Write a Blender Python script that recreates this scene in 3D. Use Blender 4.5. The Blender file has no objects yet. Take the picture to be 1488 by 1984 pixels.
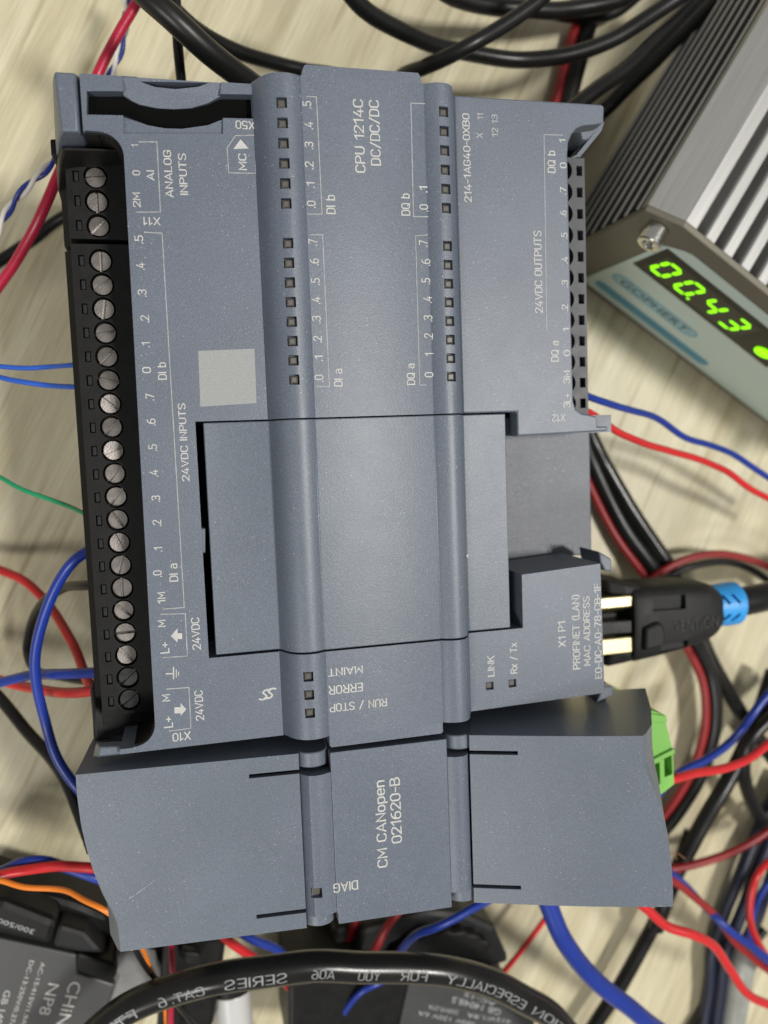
import bpy, bmesh, math, random
from mathutils import Vector, Matrix
random.seed(7)
S = 0.1                                   # 1 Blender unit = 1 cm ; all numbers below are millimetres
scn = bpy.context.scene
COL = scn.collection

# ------------------------------------------------------------------ camera
R0 = (0.9722975439646004, -0.036913877281602135, 0.23081345641976306)     # picture right
R1 = (-0.055787611370042324, -0.9955623772084543, 0.07578453341332451)    # picture down
R2 = (0.22699169239869585, -0.0865616471140019, -0.970042191263287)       # view direction
CAM = Vector((-16.547920266288887, -51.31045320719038, 203.6614793710811))
FPX, CX, CY = 1594.5647688275517, 744.0, 992.0
V0, V1, V2 = Vector(R0), Vector(R1), Vector(R2)
cam_data = bpy.data.cameras.new('camera')
cam = bpy.data.objects.new('camera', cam_data)
COL.objects.link(cam)
m = Matrix.Identity(4)
for i in range(3):
    m[i][0], m[i][1], m[i][2], m[i][3] = R0[i], -R1[i], -R2[i], CAM[i] * S
cam.matrix_world = m
cam_data.sensor_fit = 'AUTO'
cam_data.sensor_width = 36.0
cam_data.lens = FPX / 1984.0 * 36.0
cam_data.clip_start = 0.5
cam_data.clip_end = 1000.0
cam_data.dof.use_dof = True
cam_data.dof.focus_distance = 13.2
cam_data.dof.aperture_fstop = (cam_data.lens * 1e-3) / (2 * 0.09)
scn.camera = cam

# ------------------------------------------------------------------ room light: ceiling lamps plus the glow of the room
w = bpy.data.worlds.new('World'); scn.world = w; w.use_nodes = True
w.node_tree.nodes['Background'].inputs[0].default_value = (1.0, 0.985, 0.95, 1)
w.node_tree.nodes['Background'].inputs[1].default_value = 0.26
def area(name, pos, target, size, power, col):
    d = bpy.data.lights.new(name, 'AREA'); d.shape = 'SQUARE'; d.size = size * S; d.energy = power; d.color = col
    o = bpy.data.objects.new(name, d); COL.objects.link(o)
    p, t = Vector(pos), Vector(target)
    o.location = p * S
    o.rotation_euler = (t - p).to_track_quat('-Z', 'Y').to_euler()
    return o
area('ceiling_lamp', (560, -60, 1400), (20, -60, 0), 190, 178000, (1.0, 0.975, 0.925))
area('ceiling_lamp', (-720, -820, 1150), (20, -60, 0), 300, 92000, (1.0, 0.975, 0.925))
scn.view_settings.view_transform = 'Standard'
scn.view_settings.look = 'None'
scn.view_settings.exposure = 0.0
scn.view_settings.gamma = 1.0
try:
    scn.cycles.use_denoising = True
    scn.cycles.max_bounces = 6
except Exception:
    pass

# ------------------------------------------------------------------ geometry of the view: the point seen at a picture position on a level plane
def ray(px, py):
    return V0 * ((px - CX) / FPX) + V1 * ((py - CY) / FPX) + V2
def at(px, py, z):
    d = ray(px, py)
    return CAM + d * ((z - CAM.z) / d.z)
def at2(px, py, z):
    p = at(px, py, z); return (p.x, p.y)
def px_poly(pts, z):
    return [at2(x, y, z) for x, y in pts]

# ------------------------------------------------------------------ materials
def new_mat(name):
    mt = bpy.data.materials.new(name); mt.use_nodes = True
    return mt, mt.node_tree.nodes, mt.node_tree.links, mt.node_tree.nodes['Principled BSDF']
def plain(name, col, rough=0.5, metal=0.0, bump=0.0, bscale=40.0, var=0.0, spec=0.5, coat=0.0):
    mt, N, L, B = new_mat(name)
    B.inputs['Base Color'].default_value = (*col, 1); B.inputs['Roughness'].default_value = rough
    B.inputs['Metallic'].default_value = metal; B.inputs['Specular IOR Level'].default_value = spec
    B.inputs['Coat Weight'].default_value = coat
    tc = N.new('ShaderNodeTexCoord')
    if var > 0:
        nz = N.new('ShaderNodeTexNoise'); nz.inputs['Scale'].default_value = bscale * 0.12; nz.inputs['Detail'].default_value = 5
        L.new(tc.outputs['Object'], nz.inputs['Vector'])
        mp = N.new('ShaderNodeMapRange'); mp.inputs[1].default_value = 0.3; mp.inputs[2].default_value = 0.7
        mp.inputs[3].default_value = 1 - var; mp.inputs[4].default_value = 1 + var
        L.new(nz.outputs[0], mp.inputs[0])
        mx = N.new('ShaderNodeVectorMath'); mx.operation = 'SCALE'; mx.inputs[0].default_value = col
        L.new(mp.outputs[0], mx.inputs['Scale']); L.new(mx.outputs[0], B.inputs['Base Color'])
        m2 = N.new('ShaderNodeMapRange'); m2.inputs[3].default_value = max(0.05, rough - 0.12); m2.inputs[4].default_value = min(1, rough + 0.12)
        L.new(nz.outputs[0], m2.inputs[0]); L.new(m2.outputs[0], B.inputs['Roughness'])
    if bump > 0:
        nb = N.new('ShaderNodeTexNoise'); nb.inputs['Scale'].default_value = bscale; nb.inputs['Detail'].default_value = 3
        L.new(tc.outputs['Object'], nb.inputs['Vector'])
        bp = N.new('ShaderNodeBump'); bp.inputs['Strength'].default_value = bump; bp.inputs['Distance'].default_value = 0.01
        L.new(nb.outputs[0], bp.inputs['Height']); L.new(bp.outputs[0], B.inputs['Normal'])
    return mt
def emit(name, col, strength):
    mt, N, L, B = new_mat(name)
    B.inputs['Base Color'].default_value = (*col, 1)
    B.inputs['Emission Color'].default_value = (*col, 1); B.inputs['Emission Strength'].default_value = strength
    return mt
def fleck_plastic(name, col, fleck=0.46, rough=0.43, amount=0.915, grain=0.42):
    """moulded plastic with fine mineral flecks and a sand-blasted skin"""
    mt, N, L, B = new_mat(name)
    tc = N.new('ShaderNodeTexCoord')
    def flecks(scale, thr, rad):
        vo = N.new('ShaderNodeTexVoronoi'); vo.inputs['Scale'].default_value = scale
        L.new(tc.outputs['Object'], vo.inputs['Vector'])
        sp = N.new('ShaderNodeSeparateColor'); L.new(vo.outputs['Color'], sp.inputs[0])
        a = N.new('ShaderNodeMath'); a.operation = 'GREATER_THAN'; a.inputs[1].default_value = thr
        L.new(sp.outputs[0], a.inputs[0])
        b = N.new('ShaderNodeMath'); b.operation = 'LESS_THAN'; b.inputs[1].default_value = rad
        L.new(vo.outputs['Distance'], b.inputs[0])
        c = N.new('ShaderNodeMath'); c.operation = 'MULTIPLY'; L.new(a.outputs[0], c.inputs[0]); L.new(b.outputs[0], c.inputs[1])
        d = N.new('ShaderNodeMath'); d.operation = 'MULTIPLY'; L.new(c.outputs[0], d.inputs[0]); L.new(sp.outputs[1], d.inputs[1])
        return d
    f1 = flecks(28, amount + 0.02, 0.24); f2 = flecks(55, amount - 0.10, 0.36)
    f2s = N.new('ShaderNodeMath'); f2s.operation = 'MULTIPLY'; f2s.inputs[1].default_value = 0.42; L.new(f2.outputs[0], f2s.inputs[0])
    fs = N.new('ShaderNodeMath'); fs.operation = 'MAXIMUM'; L.new(f1.outputs[0], fs.inputs[0]); L.new(f2s.outputs[0], fs.inputs[1])
    dn = N.new('ShaderNodeTexNoise'); dn.inputs['Scale'].default_value = 1.3; dn.inputs['Detail'].default_value = 4
    L.new(tc.outputs['Object'], dn.inputs['Vector'])
    dm = N.new('ShaderNodeMapRange'); dm.inputs[1].default_value = 0.35; dm.inputs[2].default_value = 0.65; dm.inputs[3].default_value = 0.15; dm.inputs[4].default_value = 1.1
    L.new(dn.outputs[0], dm.inputs[0])
    fd = N.new('ShaderNodeMath'); fd.operation = 'MULTIPLY'; fd.use_clamp = True; L.new(fs.outputs[0], fd.inputs[0]); L.new(dm.outputs[0], fd.inputs[1]); fs = fd
    nz = N.new('ShaderNodeTexNoise'); nz.inputs['Scale'].default_value = 0.7; nz.inputs['Detail'].default_value = 6
    L.new(tc.outputs['Object'], nz.inputs['Vector'])
    mp = N.new('ShaderNodeMapRange'); mp.inputs[1].default_value = 0.3; mp.inputs[2].default_value = 0.7
    mp.inputs[3].default_value = 0.94; mp.inputs[4].default_value = 1.06
    L.new(nz.outputs[0], mp.inputs[0])
    g = N.new('ShaderNodeTexNoise'); g.inputs['Scale'].default_value = 45; g.inputs['Detail'].default_value = 2
    L.new(tc.outputs['Object'], g.inputs['Vector'])
    gm = N.new('ShaderNodeMapRange'); gm.inputs[1].default_value = 0.3; gm.inputs[2].default_value = 0.7
    gm.inputs[3].default_value = 0.84; gm.inputs[4].default_value = 1.16
    L.new(g.outputs[0], gm.inputs[0])
    mm = N.new('ShaderNodeMath'); mm.operation = 'MULTIPLY'; L.new(mp.outputs[0], mm.inputs[0]); L.new(gm.outputs[0], mm.inputs[1])
    sc = N.new('ShaderNodeVectorMath'); sc.operation = 'SCALE'; sc.inputs[0].default_value = col
    L.new(mm.outputs[0], sc.inputs['Scale'])
    mx = N.new('ShaderNodeMix'); mx.data_type = 'RGBA'
    L.new(fs.outputs[0], mx.inputs['Factor']); L.new(sc.outputs[0], mx.inputs['A'])
    mx.inputs['B'].default_value = (fleck, fleck, fleck * 0.97, 1)
    L.new(mx.outputs['Result'], B.inputs['Base Color'])
    sm = N.new('ShaderNodeTexNoise'); sm.inputs['Scale'].default_value = 0.9; sm.inputs['Detail'].default_value = 7; sm.inputs['Distortion'].default_value = 1.2
    L.new(tc.outputs['Object'], sm.inputs['Vector'])
    sr = N.new('ShaderNodeMapRange'); sr.inputs[1].default_value = 0.3; sr.inputs[2].default_value = 0.7
    sr.inputs[3].default_value = rough - 0.012; sr.inputs[4].default_value = rough + 0.018
    L.new(sm.outputs[0], sr.inputs[0]); L.new(sr.outputs[0], B.inputs['Roughness'])
    bp = N.new('ShaderNodeBump'); bp.inputs['Strength'].default_value = grain; bp.inputs['Distance'].default_value = 0.006
    L.new(g.outputs[0], bp.inputs['Height']); L.new(bp.outputs[0], B.inputs['Normal'])
    return mt
def wood():
    mt, N, L, B = new_mat('pale_wood_laminate')
    tc = N.new('ShaderNodeTexCoord')
    mpg = N.new('ShaderNodeMapping'); mpg.inputs['Rotation'].default_value = (0, 0, math.radians(-62))
    L.new(tc.outputs['Object'], mpg.inputs['Vector'])
    st = N.new('ShaderNodeMapping'); st.inputs['Scale'].default_value = (0.10, 1.6, 1)
    L.new(mpg.outputs[0], st.inputs['Vector'])
    n1 = N.new('ShaderNodeTexNoise'); n1.inputs['Scale'].default_value = 1.0; n1.inputs['Detail'].default_value = 6; n1.inputs['Distortion'].default_value = 0.3
    L.new(st.outputs[0], n1.inputs['Vector'])
    st2 = N.new('ShaderNodeMapping'); st2.inputs['Scale'].default_value = (0.22, 3.6, 1); st2.inputs['Location'].default_value = (3, 7, 0)
    L.new(mpg.outputs[0], st2.inputs['Vector'])
    n2 = N.new('ShaderNodeTexNoise'); n2.inputs['Scale'].default_value = 1.0; n2.inputs['Detail'].default_value = 4
    L.new(st2.outputs[0], n2.inputs['Vector'])
    r1 = N.new('ShaderNodeValToRGB')
    r1.color_ramp.elements[0].position = 0.28; r1.color_ramp.elements[0].color = (0.49, 0.43, 0.27, 1)
    r1.color_ramp.elements[1].position = 0.68; r1.color_ramp.elements[1].color = (0.66, 0.61, 0.435, 1)
    L.new(n1.outputs[0], r1.inputs[0])
    r2 = N.new('ShaderNodeValToRGB')
    r2.color_ramp.elements[0].position = 0.30; r2.color_ramp.elements[0].color = (0.58, 0.52, 0.42, 1)
    r2.color_ramp.elements[1].position = 0.43; r2.color_ramp.elements[1].color = (1, 1, 1, 1)
    L.new(n2.outputs[0], r2.inputs[0])
    mx = N.new('ShaderNodeMix'); mx.data_type = 'RGBA'; mx.blend_type = 'MULTIPLY'; mx.inputs['Factor'].default_value = 0.75
    L.new(r1.outputs[0], mx.inputs['A']); L.new(r2.outputs[0], mx.inputs['B'])
    st3 = N.new('ShaderNodeMapping'); st3.inputs['Scale'].default_value = (0.9, 22, 1)
    L.new(mpg.outputs[0], st3.inputs['Vector'])
    n3 = N.new('ShaderNodeTexNoise'); n3.inputs['Scale'].default_value = 1.0; n3.inputs['Detail'].default_value = 3
    L.new(st3.outputs[0], n3.inputs['Vector'])
    r3 = N.new('ShaderNodeMapRange'); r3.inputs[1].default_value = 0.35; r3.inputs[2].default_value = 0.65; r3.inputs[3].default_value = 0.86; r3.inputs[4].default_value = 1.05
    L.new(n3.outputs[0], r3.inputs[0])
    m3 = N.new('ShaderNodeVectorMath'); m3.operation = 'SCALE'
    L.new(mx.outputs['Result'], m3.inputs[0]); L.new(r3.outputs[0], m3.inputs['Scale'])
    L.new(m3.outputs[0], B.inputs['Base Color'])
    B.inputs['Roughness'].default_value = 0.42
    return mt

GREY = (0.108, 0.128, 0.166)
M_case = fleck_plastic('blue_grey_moulded_plastic', GREY)
M_cover = fleck_plastic('blue_grey_cover_plastic', (0.116, 0.138, 0.173), amount=0.925)
M_shell = fleck_plastic('blue_grey_shell_plastic', (0.115, 0.135, 0.168), amount=0.97)
M_notch = fleck_plastic('coarse_grey_plastic', (0.094, 0.103, 0.124), amount=0.86, rough=0.42, grain=1.0)
M_pit = plain('recess_shade_black', (0.007, 0.008, 0.011), 0.8, spec=0.1)  # shade inside recesses and gaps, painted as near-black
M_print = plain('pale_screen_print', (0.47, 0.47, 0.45), 0.6, var=0.10, bscale=60)
M_faint = plain('thin_worn_print', (0.36, 0.37, 0.37), 0.6, var=0.2, bscale=80)
M_line = plain('thin_printed_line', (0.33, 0.34, 0.34), 0.6, var=0.25, bscale=80)
M_black = plain('matt_black_plastic', (0.009, 0.009, 0.009), 0.46, bump=0.25, bscale=40, var=0.15, spec=0.2)
M_black2 = plain('charcoal_plastic', (0.016, 0.016, 0.017), 0.48, bump=0.25, bscale=40, var=0.12, spec=0.22)
M_lens = plain('smoked_lens', (0.085, 0.080, 0.072), 0.38, spec=0.4)
M_screw = plain('zinc_plated_steel', (0.150, 0.158, 0.172), 0.38, metal=1.0, bump=0.25, bscale=25, var=0.2)
M_warm = plain('warm_reflection_steel', (0.27, 0.25, 0.235), 0.38, metal=1.0, bump=0.25, bscale=25, var=0.2)  # warm reflection on the upper screws, put into the metal colour
M_dsteel = plain('darkened_steel', (0.10, 0.10, 0.102), 0.3, metal=1.0, bump=0.25, bscale=25, var=0.2)
M_alu = None
M_alu_plate = plain('anodised_plate', (0.17, 0.158, 0.122), 0.6, metal=0.3, bump=0.1, bscale=40)
M_fin = plain('fin_shade_dark', (0.05, 0.05, 0.047), 0.5)  # fin bodies coloured dark to paint the shade between them
M_finedge = plain('fin_edge_lit_tone', (0.46, 0.46, 0.44), 0.45)  # paler tone painting the light caught along the fin edges
M_chrome = plain('bright_steel', (0.75, 0.74, 0.70), 0.2, metal=1.0, bump=0.3, bscale=20)
M_label = plain('pale_teal_label', (0.56, 0.67, 0.63), 0.45)
M_labelblue = plain('blue_print', (0.10, 0.30, 0.42), 0.5)
M_labeldark = plain('dark_blue_print', (0.006, 0.018, 0.028), 0.5)
M_window = plain('smoked_display_window', (0.014, 0.014, 0.010), 0.3, spec=0.2)
M_windowin = plain('display_mask', (0.06, 0.058, 0.04), 0.4, spec=0.2)
M_led = emit('green_segment', (0.30, 1.0, 0.0), 1.15)
M_gold = plain('gold_plated_shield', (0.95, 0.83, 0.47), 0.3, metal=1.0)
M_blue_sleeve = plain('sky_blue_rubber', (0.03, 0.30, 0.72), 0.45)
M_rubber = plain('black_rubber_boot', (0.014, 0.014, 0.014), 0.55, bump=0.4, bscale=35, var=0.2, spec=0.3)
M_green = plain('green_connector_plastic', (0.20, 0.50, 0.085), 0.45, bump=0.1)
M_wblue = plain('blue_pvc', (0.010, 0.034, 0.27), 0.36, bump=0.1, bscale=6, var=0.1)
M_wlblue = plain('light_blue_pvc', (0.02, 0.10, 0.50), 0.36, var=0.1, bscale=6)
M_wnavy = plain('navy_pvc', (0.005, 0.009, 0.030), 0.5, var=0.1, bscale=6)
M_wred = plain('red_pvc', (0.58, 0.018, 0.022), 0.36, bump=0.1, bscale=6, var=0.1)
M_wcrim = plain('crimson_pvc', (0.42, 0.012, 0.045), 0.34, bump=0.4, bscale=12, var=0.15)
M_wdred = plain('dark_red_pvc', (0.26, 0.010, 0.012), 0.45, var=0.1, bscale=6)
M_wgreen = plain('green_pvc', (0.012, 0.26, 0.11), 0.36, var=0.1, bscale=6)
M_worange = plain('orange_pvc', (0.82, 0.22, 0.02), 0.4, var=0.05, bscale=6)
M_wwhite = plain('white_pvc', (0.72, 0.70, 0.66), 0.4, var=0.05, bscale=6)
M_wblack = plain('black_pvc', (0.009, 0.009, 0.009), 0.34, bump=0.2, bscale=8, var=0.3, spec=0.35)
M_wgloss = plain('glossy_black_pvc', (0.009, 0.009, 0.009), 0.27, bump=0.15, bscale=8, var=0.25, spec=0.45)
M_wgrey = plain('clear_grey_sleeve', (0.32, 0.33, 0.30), 0.4, var=0.2, bscale=10)
M_copper = plain('bare_copper', (0.75, 0.38, 0.24), 0.3, metal=1.0)
M_silver = plain('satin_aluminium', (0.20, 0.20, 0.195), 0.5, metal=0.4, var=0.15, bscale=20)
M_white = plain('light_grey_gloss', (0.55, 0.55, 0.54), 0.3)
M_tag = plain('dark_grey_sticker', (0.046, 0.047, 0.047), 0.45, var=0.12, bscale=8)
M_cableprint = plain('ink_jet_print', (0.27, 0.28, 0.28), 0.6, var=0.2, bscale=80)
M_wood = wood()
def brushed():
    mt, N, L, B = new_mat('brushed_aluminium')
    tc = N.new('ShaderNodeTexCoord'); a = N.new('ShaderNodeMapping'); a.inputs['Rotation'].default_value = (0, 0, math.radians(34.3))
    b = N.new('ShaderNodeMapping'); b.inputs['Scale'].default_value = (14, 0.25, 14)
    L.new(tc.outputs['Object'], a.inputs['Vector']); L.new(a.outputs[0], b.inputs['Vector'])
    n = N.new('ShaderNodeTexNoise'); n.inputs['Scale'].default_value = 1.5; n.inputs['Detail'].default_value = 4
    L.new(b.outputs[0], n.inputs['Vector'])
    r = N.new('ShaderNodeValToRGB'); r.color_ramp.elements[0].position = 0.3; r.color_ramp.elements[0].color = (0.35, 0.35, 0.34, 1)
    r.color_ramp.elements[1].position = 0.7; r.color_ramp.elements[1].color = (0.44, 0.44, 0.425, 1)
    L.new(n.outputs[0], r.inputs[0]); L.new(r.outputs[0], B.inputs['Base Color'])
    B.inputs['Metallic'].default_value = 0.55; B.inputs['Roughness'].default_value = 0.45
    return mt
M_alu = brushed()

# ------------------------------------------------------------------ builders
class Thing:
    pass
def tag(o, label=None, cat=None, group=None, kind=None):
    if label: o['label'] = label
    if cat: o['category'] = cat
    if group: o['group'] = group
    if kind: o['kind'] = kind
def thing(name, label, cat, base, group=None):
    o = bpy.data.objects.new(name, None); COL.objects.link(o)
    o.empty_display_size = 0.5
    o.location = Vector(base) * S
    tag(o, label, cat, group)
    return o
def base_of(o):
    while o.parent is not None: o = o.parent
    return Vector(o.location) / S
def link(name, bm, mat, parent=None, smooth=None, bevel=0.0, label=None, origin=None, segs=2):
    """one mesh object from a bmesh given in millimetres of the world (or of `origin`)"""
    bmesh.ops.recalc_face_normals(bm, faces=bm.faces[:])
    b = base_of(parent) if parent is not None else Vector((0, 0, 0))
    off = Vector((0, 0, 0)) if origin is not None else -b
    for v in bm.verts: v.co = (v.co + off) * S
    me = bpy.data.meshes.new(name); bm.to_mesh(me); bm.free()
    me.materials.append(mat)
    o = bpy.data.objects.new(name, me); COL.objects.link(o)
    if parent is not None: o.parent = parent
    if origin is not None:
        o.location = (Vector(origin) - b) * S
    if smooth is not None:
        me.shade_smooth(); me.set_sharp_from_angle(angle=math.radians(smooth))
    if bevel > 0: add_bevel(o, bevel, segs)
    if label: o['label'] = label
    return o
def add_bevel(o, width, segs=2):
    md = o.modifiers.new('bevel', 'BEVEL'); md.width = width * S; md.segments = segs; md.limit_method = 'ANGLE'
    md.angle_limit = math.radians(38); md.use_clamp_overlap = True
def prism(poly, z0, z1, bm=None, draft=0.0):
    """polygon in the level plane raised from z0 to z1"""
    bm = bm or bmesh.new()
    lo = [bm.verts.new((x, y, z0)) for x, y in poly]; hi = [bm.verts.new((x, y, z1)) for x, y in poly]
    n = len(poly)
    bm.faces.new(hi); bm.faces.new(lo[::-1])
    for i in range(n):
        j = (i + 1) % n
        bm.faces.new((lo[i], lo[j], hi[j], hi[i]))
    return bm
def box(x0, x1, y0, y1, z0, z1, bm=None):
    return prism([(x0, y0), (x1, y0), (x1, y1), (x0, y1)], z0, z1, bm)
def loft(rings, bm=None, cap=True):
    """closed rings of equal length joined in order"""
    bm = bm or bmesh.new()
    vs = [[bm.verts.new(p) for p in r] for r in rings]
    n = len(rings[0])
    for a, b in zip(vs, vs[1:]):
        for i in range(n):
            j = (i + 1) % n
            bm.faces.new((a[i], a[j], b[j], b[i]))
    if cap:
        bm.faces.new(vs[0][::-1]); bm.faces.new(vs[-1])
    return bm
def extrude_profile(prof, y0, y1, bm=None):
    """(x, z) outline swept along y"""
    return loft([[(x, y0, z) for x, z in prof], [(x, y1, z) for x, z in prof]], bm)
def cyl(c, axis, r0, r1, length, n=24, bm=None):
    bm = bm or bmesh.new()
    a = Vector(axis).normalized(); s = a.orthogonal().normalized(); t = a.cross(s); c = Vector(c)
    return loft([[c + (s * math.cos(k * 2 * math.pi / n) + t * math.sin(k * 2 * math.pi / n)) * r + a * h for k in range(n)]
                 for r, h in ((r0, 0), (r1, length))], bm)
def obox(o, ex, ey, ez, a0, a1, b0, b1, c0, c1, bm=None):
    """box in an own frame"""
    o, ex, ey, ez = Vector(o), Vector(ex), Vector(ey), Vector(ez)
    P = lambda a, b, c: o + ex * a + ey * b + ez * c
    return loft([[P(a0, b0, c), P(a1, b0, c), P(a1, b1, c), P(a0, b1, c)] for c in (c0, c1)], bm)
def cut(o, *cutters):
    bmc = bmesh.new()
    for c in cutters:
        bmesh.ops.recalc_face_normals(c, faces=c.faces[:])
        me = bpy.data.meshes.new('t'); c.to_mesh(me); c.free(); bmc.from_mesh(me); bpy.data.meshes.remove(me)
    for v in bmc.verts: v.co *= S
    me = bpy.data.meshes.new('t'); bmc.to_mesh(me); bmc.free()
    k = bpy.data.objects.new('t', me); COL.objects.link(k)
    md = o.modifiers.new('cut', 'BOOLEAN'); md.operation = 'DIFFERENCE'; md.solver = 'EXACT'; md.object = k
    bpy.context.view_layer.update()
    dg = bpy.context.evaluated_depsgraph_get()
    new = bpy.data.meshes.new_from_object(o.evaluated_get(dg))
    o.modifiers.remove(md)
    old = o.data; o.data = new; new.name = o.name; bpy.data.meshes.remove(old)
    bpy.data.objects.remove(k); bpy.data.meshes.remove(me)
    return o
def smooth_path(pts, step=6):
    P = [Vector(p) for p in pts]
    P = [P[0] * 2 - P[1]] + P + [P[-1] * 2 - P[-2]]
    out = []
    for i in range(1, len(P) - 2):
        p0, p1, p2, p3 = P[i - 1], P[i], P[i + 1], P[i + 2]
        for k in range(step):
            t = k / step
            out.append(0.5 * ((2 * p1) + (p2 - p0) * t + (2 * p0 - 5 * p1 + 4 * p2 - p3) * t * t + (3 * p1 - p0 - 3 * p2 + p3) * t ** 3))
    out.append(P[-2])
    return out
def frames(path):
    T = []
    for i in range(len(path)):
        a, b = path[max(0, i - 1)], path[min(len(path) - 1, i + 1)]
        T.append((b - a).normalized())
    up = Vector((0, 0, 1)); F = []
    for t in T:
        s = t.cross(up)
        if s.length < 1e-3: s = t.orthogonal()
        s.normalize(); F.append((t, s, s.cross(t)))      # tangent, side, upward normal
    return F
def tube(path, r, n=12, bm=None, cap=True):
    F = frames(path)
    return loft([[p + (s * math.cos(2 * math.pi * k / n) + u * math.sin(2 * math.pi * k / n)) * r for k in range(n)]
                 for p, (t, s, u) in zip(path, F)], bm, cap)
from mathutils import noise as _noise
def pxpath(pts, step=6, wob=0.28):
    P = smooth_path([at(x, y, z) for x, y, z in pts], step)
    return [p + Vector((_noise.noise(p * 0.075), _noise.noise(p * 0.075 + Vector((31, 7, 2))), _noise.noise(p * 0.075 + Vector((5, 57, 9))) * 0.6)) * wob * 2 for p in P]
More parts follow.
